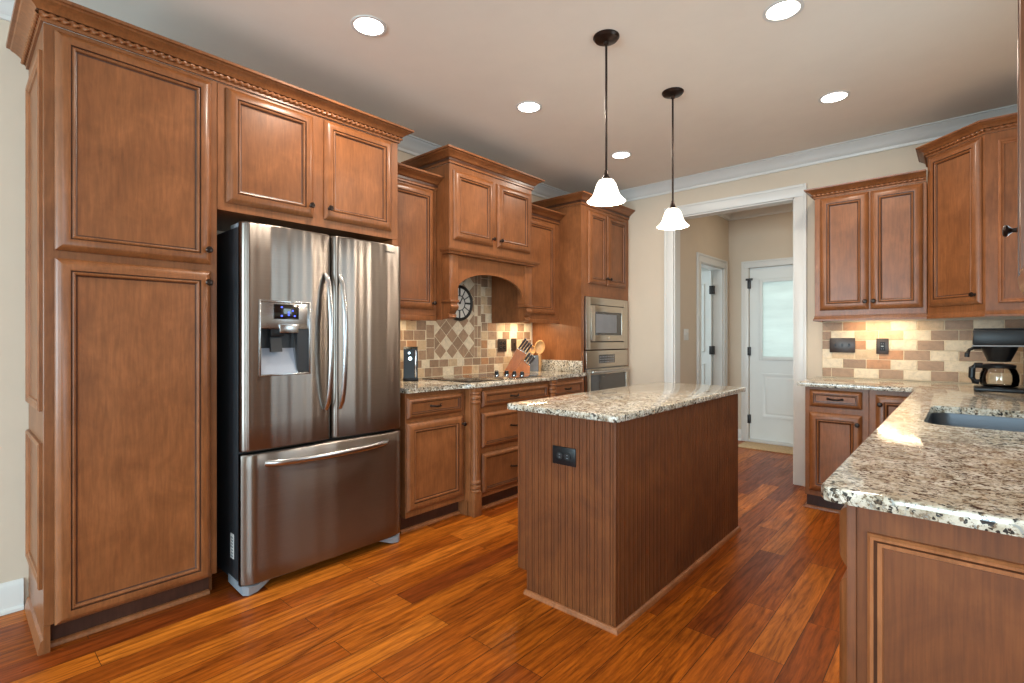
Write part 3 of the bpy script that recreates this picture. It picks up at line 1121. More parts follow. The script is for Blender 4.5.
for k in range(32):
    (xa, qa), (xb, qb) = arc[k], arc[k + 1]
    for yy in (0.022, 0.042):
        b.face([b.bm.verts.new((xa, yy, qa)), b.bm.verts.new((xb, yy, qb)), b.bm.verts.new((xb, yy, 1.8595)), b.bm.verts.new((xa, yy, 1.8595))])
    b.face([b.bm.verts.new((xa, 0.022, qa)), b.bm.verts.new((xb, 0.022, qb)), b.bm.verts.new((xb, 0.042, qb)), b.bm.verts.new((xa, 0.042, qa))])
bmesh.ops.remove_doubles(b.bm, verts=b.bm.verts[:], dist=1e-5)
b.build('arched_valance', M['maple'], t)
for xa in (0.0, HW - 0.083):
    b = MB()
    b.box(xa, 0.0, 1.505, xa + 0.083, 0.09, 1.8595, 0, 0.002)
    b.build('pilaster', M['maple'], t)
    b = MB()
    cx = xa + 0.0415
    b.box(cx - 0.042, -0.012, 1.483, cx + 0.042, 0.09, 1.504, 0, 0.003)
    prof = [(0.000, 1.483), (-0.006, 1.470), (-0.010, 1.455), (-0.006, 1.437), (0.006, 1.424), (0.020, 1.413), (0.028, 1.402), (0.026, 1.392), (0.014, 1.388), (0.010, 1.380), (0.016, 1.372), (0.040, 1.366), (0.09, 1.364), (0.09, 1.483)]
    b.prism(prof, cx - 0.030, cx + 0.030, 'x')
    for yy, zz, rr in ((0.006, 1.452, 0.018), (0.026, 1.390, 0.014)):
        b.lathe([(rr, -0.036), (rr, 0.036)], cx, yy, zz, 18, 0, 'x')
    b.build('corbel', M['maple'], t)
for xa in (0.0, HW - 0.02):
    MB().box(xa, 0.091, 1.36, xa + 0.02, DH - 0.0145, 1.8595).build('side_panel', M['maple'], t)
MB().box(0.021, 0.05, 1.80, HW - 0.021, DH - 0.0145, 1.815).build('liner', M['steel2'], t)

# ------------------------------------------------------------------ oven tower
XO = -2.622
DO = XO - XL - 0.001
t = thing('oven_cabinet', 'tall brown cabinet housing the built-in microwave and wall oven', 'cabinet', (XO, 3.876, 0), R90)
OW = YF - 3.876 - 0.002
b = MB()
b.box(0, 0.0, 0.105, 0.05, DO, 1.615, 0)
b.box(OW - 0.045, 0.0, 0.105, OW, DO, 1.615, 0)
b.box(0, 0.0, 1.615, OW, DO, 2.456, 0)
b.box(0.05, 0.0, 0.105, OW - 0.045, DO, 0.60, 0)
b.build('carcass', M['maple'], t)
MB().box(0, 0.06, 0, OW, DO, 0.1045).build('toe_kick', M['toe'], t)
cdoor(t, 0.108, 1.735, 0.420, 2.42, 0.400, 1.80)
cdoor(t, 0.442, 1.735, 0.800, 2.42, 0.462, 1.80)
cdoor(t, 0.10, 0.14, 0.80, 0.58)
crown(t, [(0, DO), (0, 0), (OW, 0)], 2.4565, False)


def appliance_frame(b, x0, z0, x1, z1, w, y0, y1, m=0):
    b.box(x0, y0, z0, x0 + w, y1, z1, m, 0.002)
    b.box(x1 - w, y0, z0, x1, y1, z1, m, 0.002)
    b.box(x0 + w, y0, z1 - w, x1 - w, y1, z1, m, 0.002)
    b.box(x0 + w, y0, z0, x1 - w, y1, z0 + w, m, 0.002)


t = thing('microwave', 'stainless built-in microwave with trim kit, above the wall oven', 'microwave', (XO, 3.876, 0), R90)
MX0, MX1 = 0.056, OW - 0.050
b = MB()
appliance_frame(b, MX0, 1.118, MX1, 1.610, 0.068, -0.022, -0.002)
b.build('trim_kit', M['steel3'], t)
MB().box(MX0 + 0.03, 0.002, 1.14, MX1 - 0.03, 0.40, 1.59).build('cabinet_body', M['greyplastic'], t)
b = MB()
appliance_frame(b, MX0 + 0.078, 1.196, MX1 - 0.078, 1.534, 0.058, -0.030, 0.0)
dd = b.build('door', M['steel3'], t)
b = MB()
b.box(MX0 + 0.130, -0.024, 1.25, MX1 - 0.130, -0.004, 1.480, 0)
b.build('door_window', M['ovenglass'], dd)
b = MB()
b.box(MX0 + 0.158, -0.0252, 1.277, MX1 - 0.230, -0.0242, 1.455, 0)
b.build('mesh_screen', M['greyplastic'], dd)
MB().box(MX0 + 0.069, -0.012, 1.187, MX1 - 0.069, -0.002, 1.543).build('gap_shadow', M['gasket'], t)
b = MB().lathe([(0.012, 0), (0.012, -0.003)], (MX0 + MX1) / 2, -0.030, 1.223, 16, 0, 'y')
b.build('badge', M['chrome'], dd)

t = thing('wall_oven', 'stainless built-in wall oven with bar handle, below the microwave', 'oven', (XO, 3.876, 0), R90)
b = MB()
b.box(MX0, -0.022, 0.945, MX1, -0.001, 1.108, 0, 0.003)
b.build('control_panel', M['steel3'], t)
b = MB()
b.box(0.270, -0.0245, 0.985, 0.560, -0.021, 1.068, 0, 0.001)
for r_ in range(3):
    for c_ in range(9):
        b.box(0.28 + 0.03 * c_, -0.0252, 0.993 + 0.024 * r_, 0.298 + 0.03 * c_, -0.0243, 1.003 + 0.024 * r_, 1)
b.build('keypad', [M['ovenglass'], M['greyplastic']], t)
b = MB()
appliance_frame(b, MX0, 0.61, MX1, 0.937, 0.055, -0.034, -0.001)
dd = b.build('door', M['steel3'], t)
MB().box(MX0 + 0.05, -0.030, 0.65, MX1 - 0.05, -0.004, 0.888).build('door_window', M['ovenglass'], dd)
b = MB()
b.tube([(MX0 + 0.05, -0.062, 0.908), (MX1 - 0.06, -0.062, 0.908)], 0.013, 14)
for xx in (MX0 + 0.08, MX1 - 0.09):
    b.box(xx - 0.012, -0.062, 0.899, xx + 0.012, -0.033, 0.917, 0, 0.003)
b.build('handle', M['steel2'], dd)
MB().box(MX0 + 0.03, 0.002, 0.63, MX1 - 0.03, 0.45, 1.09).build('cabinet_body', M['greyplastic'], t)


# ------------------------------------------------------------------ tiles
class Tiles:
    """tumbled stone tiles on a grout bed, local (u, w) on the wall, one mesh"""
    def __init__(self, mapf):
        self.b = MB()
        self.f = mapf

    def poly(self, pts, m, th=0.0055, e=0.0018):
        cx = sum(p[0] for p in pts) / len(pts)
        cy = sum(p[1] for p in pts) / len(pts)
        n = len(pts)
        def ins(d):
            out = []
            for i in range(n):
                p0, p1, p2 = pts[i - 1], pts[i], pts[(i + 1) % n]
                def nr(a, c):
                    dx, dy = c[0] - a[0], c[1] - a[1]
                    L = math.hypot(dx, dy)
                    return (-dy / L, dx / L)
                n0, n1 = nr(p0, p1), nr(p1, p2)
                bx, by = n0[0] + n1[0], n0[1] + n1[1]
                k = bx * n1[0] + by * n1[1]
                out.append((p1[0] + bx / k * d, p1[1] + by / k * d))
            return out
        area2 = sum(pts[i][0] * pts[(i + 1) % n][1] - pts[(i + 1) % n][0] * pts[i][1] for i in range(n))
        if area2 < 0:
            pts = pts[::-1]
        pts_l = pts
        a = ins(0.0024)
        c = ins(0.0024 + e)
        A = [self.b.bm.verts.new(self.f(u, w, 0.0)) for u, w in a]
        B = [self.b.bm.verts.new(self.f(u, w, th - e)) for u, w in a]
        C = [self.b.bm.verts.new(self.f(u, w, th)) for u, w in c]
        for X, Y in ((A, B), (B, C)):
            for i in range(n):
                self.b.face([X[i], X[(i + 1) % n], Y[(i + 1) % n], Y[i]], m)
        self.b.face(C, m)

    def rect(self, u0, w0, u1, w1, m):
        if u1 - u0 < 0.012 or w1 - w0 < 0.012:
            return
        self.poly([(u0, w0), (u1, w0), (u1, w1), (u0, w1)], m)


def clip(poly, u0, w0, u1, w1):
    def cut(P, f, inter):
        out = []
        for i in range(len(P)):
            a, c = P[i - 1], P[i]
            if f(c):
                if not f(a):
                    out.append(inter(a, c))
                out.append(c)
            elif f(a):
                out.append(inter(a, c))
        return out
    def ix(v):
        return lambda a, c: (v, a[1] + (c[1] - a[1]) * (v - a[0]) / (c[0] - a[0]))
    def iy(v):
        return lambda a, c: (a[0] + (c[0] - a[0]) * (v - a[1]) / (c[1] - a[1]), v)
    for f, it in ((lambda p: p[0] >= u0, ix(u0)), (lambda p: p[0] <= u1, ix(u1)), (lambda p: p[1] >= w0, iy(w0)), (lambda p: p[1] <= w1, iy(w1))):
        if poly:
            poly = cut(poly, f, it)
    return poly


# left wall: squares and halves in rows round a framed harlequin panel
TL = Tiles(lambda u, w, h: (XL + 0.003 + h, u, w))
TL.b.box(XL + 0.0005, 1.903, 0.9145, XL + 0.006, 3.8525, 1.795, 0)
PX0, PX1, PZ0, PZ1 = 2.545, 3.155, 1.055, 1.795     # outer edge of the panel frame
rs = random.Random(21)
row, z = 0, 0.916
heights = [0.074, 0.064] + [0.078] * 12
while z < 1.79:
    h = min(heights[row], 1.794 - z)
    u = 1.905 - rs.random() * 0.05
    prev = 0
    while u < 3.85:
        wd = rs.choice([0.076, 0.10, 0.10, 0.115])
        m = rs.choice([1, 1, 1, 2, 2, 3, 3, 4, 4, 4, 2, 5])
        while m == prev or (m in (1, 2) and prev in (1, 2) and rs.random() < 0.6):
            m = rs.choice([1, 1, 1, 2, 2, 3, 3, 4, 4, 4, 2, 5])
        prev = m
        a, c = max(u, 1.905), min(u + wd, 3.851)
        u += wd
        if z + h > PZ0 and c > PX0 and a < PX1:
            if a < PX0 - 0.012:
                TL.rect(a, z, PX0, z + h, m)
            elif c > PX1 + 0.012:
                TL.rect(PX1, z, c, z + h, m)
            continue
        if c > 3.851 - 0.0 or c - a < 0.014:
            pass
        TL.rect(a, z, c, z + h, m)
    z += h
    row += 1
z = PZ0
k = 0
while z < PZ1 - 0.02:
    h = (0.095, 0.075, 0.11, 0.085)[k % 4]
    h = min(h, PZ1 - z)
    TL.rect(PX0, z, PX0 + 0.082, z + h, (4, 3, 4, 1, 4, 3)[k % 6])
    TL.rect(PX1 - 0.082, z, PX1 - 0.041, z + h, (4, 3, 4, 4, 1, 3)[k % 6])
    TL.rect(PX1 - 0.041, z, PX1, z + h, (2, 4, 3, 1, 4, 4)[k % 6])
    z += h
    k += 1
ix0, ix1 = PX0 + 0.082, PX1 - 0.082
hd, vd = (ix1 - ix0) / 3.5, 0.128
for i in range(-1, 9):
    for j in range(-1, 16):
        cx = ix0 + (i + 0.5 * (j % 2)) * hd
        cz = PZ0 + j * vd / 2
        P = [(cx - hd / 2, cz), (cx, cz - vd / 2), (cx + hd / 2, cz), (cx, cz + vd / 2)]
        P = clip(P, ix0, PZ0, ix1, PZ1)
        if len(P) < 3:
            continue
        A = abs(sum(P[q][0] * P[(q + 1) % len(P)][1] - P[(q + 1) % len(P)][0] * P[q][1] for q in range(len(P)))) / 2
        if A < 0.0012:
            continue
        # drop doubled points
        Q = []
        for p in P:
            if not Q or math.hypot(p[0] - Q[-1][0], p[1] - Q[-1][1]) > 1e-4:
                Q.append(p)
        if math.hypot(Q[0][0] - Q[-1][0], Q[0][1] - Q[-1][1]) < 1e-4:
            Q.pop()
        if len(Q) >= 3:
            TL.poly(Q, 1 if (j // 2 + i + (j % 2) * 1) % 2 == 0 and j % 2 == 0 else (4 if j % 2 else (1 if rs.random() < 0.5 else 3)))
tag(TL.b.build('tile_backsplash', TILES, recalc=True), 'tumbled stone backsplash with a framed diamond panel behind the cooktop', 'backsplash')

# far wall: running bond
TR = Tiles(lambda u, w, h: (u, YF - 0.003 - h, w))
TR.b.box(-0.868, YF - 0.006, 0.9145, XR - 0.001, YF - 0.0005, 1.355, 0)
rows = [[4, 2, 1, 4, 1, 3, 2, 1, 4], [1, 4, 5, 1, 4, 1, 2, 4, 1], [1, 2, 4, 3, 4, 1, 4, 2, 1], [3, 1, 5, 1, 1, 4, 1, 2, 4], [3, 1, 5, 2, 1, 4, 4, 1, 2], [4, 5, 2, 1, 2, 4, 1, 4, 2]]
rows = [[4, 4, 1, 4, 1, 4, 2, 1, 4, 2], [1, 3, 5, 1, 4, 1, 4, 2, 1, 4], [1, 2, 2, 5, 4, 1, 4, 2, 1, 2], [3, 5, 1, 1, 4, 1, 4, 2, 4, 1], [3, 1, 2, 2, 1, 4, 4, 1, 2, 4], [4, 5, 2, 1, 2, 4, 1, 4, 2, 1]]
z = 0.916
for r_, rw in enumerate(rows):
    h = 0.0735
    z1_ = min(z + h, 1.354)
    u = -0.868
    first = 0.065 if r_ % 2 == 0 else 0.142
    k = 0
    while u < XR - 0.02:
        wd = first if k == 0 else 0.1535
        TR.rect(u, z, min(u + wd, XR - 0.001), z1_, rw[k % len(rw)])
        u += wd
        k += 1
    z = z1_
tag(TR.b.build('tile_backsplash', TILES), 'tumbled stone subway tile backsplash on the far wall behind the coffee maker', 'backsplash')

# ------------------------------------------------------------------ island
t = thing('island_cabinet', 'brown beadboard kitchen island base in the middle of the floor', 'kitchen island', (0, 0, 0))
IX0, IX1, IY0, IY1 = -1.632, -1.090, 1.866, 3.396
b = MB()
b.box(IX0 + 0.002, IY0 + 0.006, 0.108, IX1 - 0.006, IY1 - 0.004, 0.8832)
b.box(IX0 + 0.055, IY0 + 0.006, 0, IX1 - 0.006, IY1 - 0.004, 0.108)
b.build('carcass', M['maple'], t)


def beadboard(length, z0, z1, pitch, notch=None):
    """a panel in x, facing -Y, with vertical beads"""
    prof = []
    n = max(1, round(length / pitch))
    p = length / n
    for k in range(n):
        x = k * p
        g = 0.0035
        prof += [(x, 0.0), (x + p / 2 - 0.009, 0.0), (x + p / 2 - 0.0075, g), (x + p / 2 - 0.0055, g), (x + p / 2 - 0.004, 0.0008), (x + p / 2, 0.0), (x + p / 2 + 0.004, 0.0008), (x + p / 2 + 0.0055, g), (x + p / 2 + 0.0075, g), (x + p / 2 + 0.009, 0)]
    prof.append((length, 0.0))
    return prof


def bead_panel(name, parent, length, z0, z1, pitch, loc, rot, cut=None):
    b = MB()
    pr = beadboard(length, z0, z1, pitch)
    for (xa, ya), (xb, yb) in zip(pr, pr[1:]):
        zlo = z0
        if cut and (xa + xb) / 2 < cut[0]:
            zlo = cut[1]
        m = 1 if ya > 0.003 and yb > 0.003 else 0
        b.face([b.bm.verts.new((xa, ya, zlo)), b.bm.verts.new((xb, yb, zlo)), b.bm.verts.new((xb, yb, z1)), b.bm.verts.new((xa, ya, z1))], m)
    # back sheet
    if cut:
        b.box(0, 0.0045, cut[1], length, 0.006, z1)
        b.box(cut[0], 0.0045, z0, length, 0.006, cut[1])
    else:
        b.box(0, 0.0045, z0, length, 0.006, z1)
    bmesh.ops.remove_doubles(b.bm, verts=b.bm.verts[:], dist=1e-6)
    return b.build(name, [M['bead'], M['groove']], parent, loc, rot, recalc=False)


bead_panel('end_panel', t, IX1 - IX0, 0.0, 0.8832, 0.0385, (IX0, IY0, 0), (0, 0, 0), (0.058, 0.108))
bead_panel('back_panel', t, IY1 - IY0, 0.0, 0.8832, 0.0385, (IX1, IY0, 0), (0, 0, R90))
MB().box(IX1 - 0.008, IY0 - 0.002, 0, IX1 + 0.002, IY0 + 0.008, 0.8832, 0, 0.002).build('corner_bead', M['bead'], t)
b = MB()
b.sweep(QR, [(IX0 + 0.052, IY0), (IX1, IY0), (IX1, IY1)], 0.0)
b.build('shoe_molding', M['shoe'], t)
for k in range(3):                          # drawers and doors on the cooktop side
    pass
tt = t
b = MB()
fr = []
for k in range(3):
    y0_, y1_ = IY0 + 0.03 + k * 0.50, IY0 + 0.03 + k * 0.50 + 0.47
    for nm, za_, zb_, pf, pm in (('drawer', 0.735, 0.86, DRAW, DRAW_M), ('door', 0.14, 0.70, DOOR, DOOR_M)):
        q = MB()
        R = q.rings(-y1_, za_, -y0_, zb_, pf, 0.0, pm)
        q.face(R[-1])
        q.build(nm, [M['maple'], M['glaze']], t, (IX0 + 0.001, 0, 0), (0, 0, -R90), angle=28)

b = MB().box(-1.652, 1.806, 0.8835, -1.046, 3.412, 0.914, 0, 0.007, 3)
tag(b.build('island_worktop', M['granite']), 'speckled granite worktop on the island', 'worktop')


def cover_plate(name, label, w, h, loc, rz, kind, mat, gang=1, group=None):
    t = thing(name, label, kind, loc, rz, group)
    b = MB()
    b.box(-w / 2, -0.006, -h / 2, w / 2, -0.0003, h / 2, 0, 0.003)
    b.build('cover_plate', mat, t)
    return t


def duplex(t, dx, horizontal=False, mat=None):
    mat = mat or M['black']
    b = MB()
    for s in (-1, 1):
        cx, cz = (dx + s * 0.021, 0.0) if horizontal else (dx, s * 0.021)
        b.lathe([(0.0165, 0.0), (0.0165, -0.0035), (0.0155, -0.0042)], cx, -0.0055, cz, 20, 0, 'y')
        for q in (-1, 1):
            if horizontal:
                b.box(cx - 0.004, -0.0105, q * 0.0065 - 0.001, cx + 0.004, -0.0095, q * 0.0065 + 0.001, 1)
            else:
                b.box(cx + q * 0.0065 - 0.001, -0.0105, cz - 0.004, cx + q * 0.0065 + 0.001, -0.0095, cz + 0.004, 1)
    b.build('socket', [mat, M['greyplastic']], t)


def toggle(t, dx, mat):
    b = MB()
    b.box(dx - 0.005, -0.0075, -0.012, dx + 0.005, -0.0055, 0.012)
    b.prism([(-0.006, 0.001), (-0.018, 0.006), (-0.018, 0.011), (-0.006, 0.008)], dx - 0.004, dx + 0.004, 'x')
    b.build('toggle', mat, t)


t = cover_plate('power_outlet', 'black duplex outlet on the beadboard end of the island', 0.128, 0.082, (-1.352, IY0, 0.695), 0, 'outlet', M['black'])
duplex(t, 0.0, True, M['gasket'])
t = cover_plate('power_outlet', 'brown double outlet on the backsplash left of the knife block', 0.115, 0.118, (XL + 0.0115, 3.425, 1.160), R90, 'outlet', M['brownplate'])
duplex(t, -0.023)
duplex(t, 0.023)
t = cover_plate('light_switch', 'brown single switch plate on the backsplash behind the knife handles', 0.072, 0.118, (XL + 0.0115, 3.585, 1.165), R90, 'switch', M['brownplate'])
toggle(t, 0, M['black'])
t = cover_plate('light_switch', 'dark three-toggle switch plate on the subway tile beside the doorway', 0.172, 0.115, (-0.728, YF - 0.0115, 1.170), 0, 'switch', M['brownplate'])
for dx in (-0.046, 0, 0.046):
    toggle(t, dx, M['black'])
t = cover_plate('power_outlet', 'dark outlet plate on the subway tile right of the three-toggle switch', 0.076, 0.118, (-0.470, YF - 0.0115, 1.165), 0, 'outlet', M['brownplate'])
b = MB()
b.box(-0.0165, -0.0085, -0.033, 0.0165, -0.0055, 0.033, 0, 0.001)
b.box(-0.008, -0.0095, -0.004, 0.008, -0.0085, 0.004, 1)
for s in (-1, 1):
    for q in (-1, 1):
        b.box(q * 0.006 - 0.001, -0.0092, s * 0.02 - 0.004, q * 0.006 + 0.001, -0.0084, s * 0.02 + 0.004, 1)
b.build('socket', [M['black'], M['greyplastic']], t)
t = cover_plate('light_switch', 'white switch plate on the hall wall beside the open side door', 0.115, 0.115, (HX0 + 0.0003, 5.085, 1.262), R90, 'switch', M['trim'])
for dx in (-0.023, 0.023):
    toggle(t, dx, M['trim'])

# ------------------------------------------------------------------ cooktop and what stands on the left worktop
t = thing('cooktop', 'black ceramic glass cooktop set in the left worktop', 'cooktop', (0, 0, 0.9143))
b = MB()
b.box(-3.105, 2.435, 0.0, -2.580, 3.250, 0.006, 0, 0.002)
b.build('glass_top', M['blackglass'], t)
b = MB()
for cx, cy, r in ((-2.95, 2.62, 0.075), (-2.72, 2.64, 0.10), (-2.95, 2.92, 0.10), (-2.72, 2.92, 0.075)):
    b.lathe([(r, 0.0061), (r, 0.0064), (r - 0.003, 0.0064), (r - 0.003, 0.0061)], cx, cy, 0, 40, 0, 'z', False)
b.build('burner_ring', M['greyplastic'], t)
for k, (cx, cy) in enumerate(((-2.965, 3.115), (-2.880, 3.150), (-2.795, 3.150), (-2.710, 3.150), (-2.90, 3.05))):
    b = MB()
    b.lathe([(0.021, 0.006), (0.021, 0.012), (0.017, 0.014), (0.016, 0.034), (0.013, 0.037)], cx, cy, 0, 18, 0)
    b.box(cx - 0.002, cy - 0.016, 0.033, cx + 0.002, cy + 0.016, 0.040, 1, 0.001)
    b.lathe([(0.0225, 0.0062), (0.0225, 0.009)], cx, cy, 0, 18, 1)
    b.build('control_knob', [M['black'], M['chrome']], t)

t = thing('can_opener', 'black and chrome electric can opener on the left worktop beside the refrigerator', 'can opener', (-3.03, 2.27, 0.9143), math.radians(55))
b = MB()
b.box(-0.055, -0.055, 0.0, 0.055, 0.06, 0.022, 0, 0.008)
b.prism([(-0.045, 0.02), (0.055, 0.02), (0.055, 0.245), (-0.022, 0.25), (-0.035, 0.235)], -0.05, 0.05, 'x')
b.build('body', M['black'], t)
b = MB()
b.box(0.028, -0.050, 0.03, 0.040, -0.036, 0.225, 0, 0.003)
b.lathe([(0.013, 0), (0.013, -0.02)], -0.005, -0.035, 0.165, 16, 0, 'y')
b.lathe([(0.008, 0), (0.008, -0.024)], -0.012, -0.035, 0.205, 16, 0, 'y')
b.build('cutter', M['chrome'], t)
b = MB()
b.tube([(0.0, -0.03, 0.238), (0.0, -0.06, 0.244), (0.0, -0.075, 0.236)], 0.011, 10, 0, 0.006)
b.build('lever', M['black'], t)

# knife block turned towards the room, and its knives
KB = Matrix.Translation((-3.105, 3.355, 0.9143)) @ Matrix.Rotation(math.radians(41.8), 4, 'Z')
t = thing('knife_block', 'slanted beech knife block beside the cooktop', 'knife block', (-3.105, 3.355, 0.9143), math.radians(41.8))
b = MB()
b.prism([(0.0, 0.0), (0.085, 0.0), (0.205, 0.165), (0.120, 0.215)], -0.045, 0.045, 'y')
b.build('slanted_block', M['blockwood'], t)
b = MB()
b.prism([(0.0865, 0.0), (0.235, 0.0), (0.235, 0.060), (0.175, 0.112), (0.168, 0.112)], -0.052, 0.052, 'y')
b.build('front_block', M['blockwood'], t)


def knife(px, pz, py, L, label):
    """handle stands out of the block along its slant"""
    dirv = Vector((0.59, 0.0, 0.81)).normalized()
    k = thing('kitchen_knife', label, 'knife', KB @ Vector((px, py, pz)), math.radians(41.8), 'knives in the knife block')
    b = MB()
    p = [dirv * s for s in (0.0125, 0.025, L * 0.5, L * 0.85, L)]
    b.tube(p, [0.0075, 0.0085, 0.0095, 0.010, 0.0085], 10, 0, 0.0065, up=(0, 1, 0))
    b.build('handle', M['handle'], k)
    b = MB()
    b.tube([dirv * L, dirv * (L + 0.004)], 0.0085, 10, 0, 0.0065, up=(0, 1, 0))
    b.tube([dirv * 0.0015, dirv * 0.012], 0.0088, 10, 0, 0.0072, up=(0, 1, 0))
    b.build('bolster', M['chrome'], k)


for c_ in range(4):
    s = 0.12 + 0.25 * c_
    a = Vector((0.120, 0, 0.215)) * (1 - s) + Vector((0.205, 0, 0.165)) * s
    knife(a.x, a.z + 0.001, -0.02, 0.118 - 0.006 * c_, 'dark-handled knife in the slanted top of the knife block, %s' % ('highest of the four', 'second highest of the four', 'third highest of the four', 'lowest of the four')[c_])
for c_ in range(3):
    s = 0.16 + 0.34 * c_
    a = Vector((0.175, 0, 0.112)) * (1 - s) + Vector((0.235, 0, 0.060)) * s
    knife(a.x, a.z + 0.001, -0.03, 0.088, 'dark-handled steak knife in the low front of the knife block, %s' % ('upper one', 'middle one', 'lower one')[c_])

CK = (-3.05, 3.735, 0.9143)
t = thing('utensil_crock', 'square blue-grey crock of wooden utensils beside the knife block', 'crock', CK, math.radians(20))
b = MB()
b.box(-0.045, -0.045, 0, 0.045, 0.045, 0.008, 0, 0.002)
for a in ((-0.045, -0.045, 0.045, -0.037), (-0.045, 0.037, 0.045, 0.045), (-0.045, -0.037, -0.037, 0.037), (0.037, -0.037, 0.045, 0.037)):
    b.box(a[0], a[1], 0.008, a[2], a[3], 0.150)
b.build('pot', M['crock'], t)
b = MB()
b.box(0.0455, -0.03, 0.0, 0.055, 0.03, 0.155, 0, 0.002)
b.build('wooden_side', M['spoonwood'], t)


def utensil(name, label, cat, off, lean, H, bw, bh, hollow):
    k = thing(name, label, cat, (CK[0] + off[0], CK[1] + off[1], CK[2] + 0.01), math.radians(41.8), 'utensils in the crock')
    b = MB()
    top = Vector((lean[0], lean[1], H))
    b.tube([(0, 0, 0), top * 0.5, top * 0.8], 0.006, 10)
    b.build('handle', M['spoonwood'], k)
    b = MB()
    c = top
    ring = []
    ax = top.normalized()
    sd = Vector((1, 0, 0)) - ax * ax.x
    sd.normalize()
    N = 28
    pts = [c + sd * bw * math.cos(2 * PI * i / N) + ax * bh * math.sin(2 * PI * i / N) for i in range(N)]
    b.tube(pts, 0.006, 8, 0, None, (0, 1, 0), True)
    if hollow:
        cen = b.bm.verts.new(c + Vector((0, 0.012, 0)))
        for s_ in (0.65,):
            mid = [b.bm.verts.new(c + (p - c) * s_ + Vector((0, 0.010, 0))) for p in pts]
        out = [b.bm.verts.new(p) for p in pts]
        for i in range(N):
            b.face([out[i], out[(i + 1) % N], mid[(i + 1) % N], mid[i]])
            b.face([mid[i], mid[(i + 1) % N], cen])
    b.build('bowl', M['spoonwood'], k)


utensil('wooden_spoon', 'large pale wooden spoon standing tallest in the square crock', 'spoon', (0.012, 0.0), (0.035, 0.0, 0), 0.215, 0.044, 0.062, True)
utensil('wooden_ladle', 'smaller wooden ladle leaning left in the square crock', 'ladle', (-0.015, 0.0), (-0.012, 0.012, 0), 0.190, 0.026, 0.036, True)

# wall clock behind the hood
t = thing('wall_clock', 'round black iron clock with a pale face, on the backsplash under the hood', 'clock', (XL + 0.0125, 2.885, 1.522), R90)
CRD = 0.138
b = MB().lathe([(CRD - 0.01, -0.002), (CRD - 0.01, -0.010)], 0, 0, 0, 48, 0, 'y')
b.build('face', M['clockface'], t)
b = MB()
b.tube([(CRD * math.cos(2 * PI * i / 48) - 0, -0.012, CRD * math.sin(2 * PI * i / 48)) for i in range(48)], 0.013, 10, 0, 0.012, (0, 1, 0), True)
b.tube([(0.062 * math.cos(2 * PI * i / 32), -0.012, 0.062 * math.sin(2 * PI * i / 32)) for i in range(32)], 0.004, 8, 0, 0.004, (0, 1, 0), True)
b.build('rim', M['iron'], t)
for i in range(12):
    a = 2 * PI * i / 12
    b = MB()
    for da in ((0,) if i % 3 else (-0.05, 0.05)):
        b.tube([(0.062 * math.cos(a + da), -0.013, 0.062 * math.sin(a + da)), (0.13 * math.cos(a + da * 0.6), -0.013, 0.13 * math.sin(a + da * 0.6))], 0.004, 6)
    b.build('hour_bar', M['iron'], t)
b = MB()
b.tube([(0, -0.016, 0), (0.03, -0.016, 0.045)], 0.004, 6)
b.tube([(0, -0.018, 0), (-0.075, -0.018, 0.03)], 0.003, 6)
b.lathe([(0.009, -0.012), (0.009, -0.020)], 0, 0, 0, 12, 0, 'y')
b.build('hands', M['iron'], t)

# ------------------------------------------------------------------ right side: far-wall cabinets
YU = 4.441
t = thing('wall_cabinet', 'brown two-door wall cabinet on the far wall right of the doorway', 'cabinet', (-0.862, YU, 0), 0)
w = -0.196 + 0.862
DR = YF - YU - 0.001
carcass(t, 0, 1.395, w, 2.292, DR)
b = MB()
b.sweep([(0, 0), (0.010, 0), (0.010, 0.012), (0.004, 0.020), (0.002, 0.0375), (0, 0.0375)], [(0, DR), (0, 0.0), (w, 0.0)], 1.357)
b.build('light_rail', M['maple'], t)
cdoor(t, 0.036, 1.436, 0.342, 2.282, 0.322, 1.492)
cdoor(t, 0.352, 1.436, w - 0.020, 2.282, 0.372, 1.492)
crown(t, [(0, DR), (0, 0), (w - 0.002, 0)], 2.2925, True, scale=0.78)

# diagonal corner cabinet
A_, B_ = Vector((-0.192, 4.441)), Vector((0.089, 4.160))
t = thing('corner_wall_cabinet', 'taller brown diagonal cabinet in the corner above the coffee maker', 'cabinet', (A_.x, A_.y, 0), -PI / 4)
LW = (B_ - A_).length
Rm = Matrix.Rotation(PI / 4, 2)
def loc2(x, y):
    v = Rm @ (Vector((x, y)) - A_)
    return (v.x, v.y)
poly = [(A_.x, A_.y), (B_.x, B_.y), (XR - 0.001, B_.y), (XR - 0.001, YF - 0.001), (A_.x, YF - 0.001)]
lp = [loc2(*p) for p in poly]
MB().prism(lp, 1.395, 2.452, 'z').build('carcass', M['maple'], t)
b = MB()
b.sweep([(0, 0), (0.010, 0), (0.010, 0.012), (0.004, 0.020), (0.002, 0.0375), (0, 0.0375)], [lp[0], lp[1], lp[2]], 1.357)
b.build('light_rail', M['maple'], t)
cdoor(t, 0.020, 1.436, LW - 0.018, 2.440, LW - 0.045, 1.492)
b = MB()
px0 = 0.055
R = b.rings(px0, 1.436, XR - 0.02 - B_.x, 2.40, [(0, 0), (0, 0.009), (0.005, 0.013), (0.012, 0.012), (0.018, 0.006), (0.024, 0.005), (0.026, 0.0)], 0)
q = b.build('panel_molding', M['shoe'], t, (loc2(B_.x, B_.y)[0], loc2(B_.x, B_.y)[1], 0), (0, 0, PI / 4), angle=28)
crown(t, [lp[4], lp[0], lp[1], lp[2]], 2.4525, True, scale=0.80)

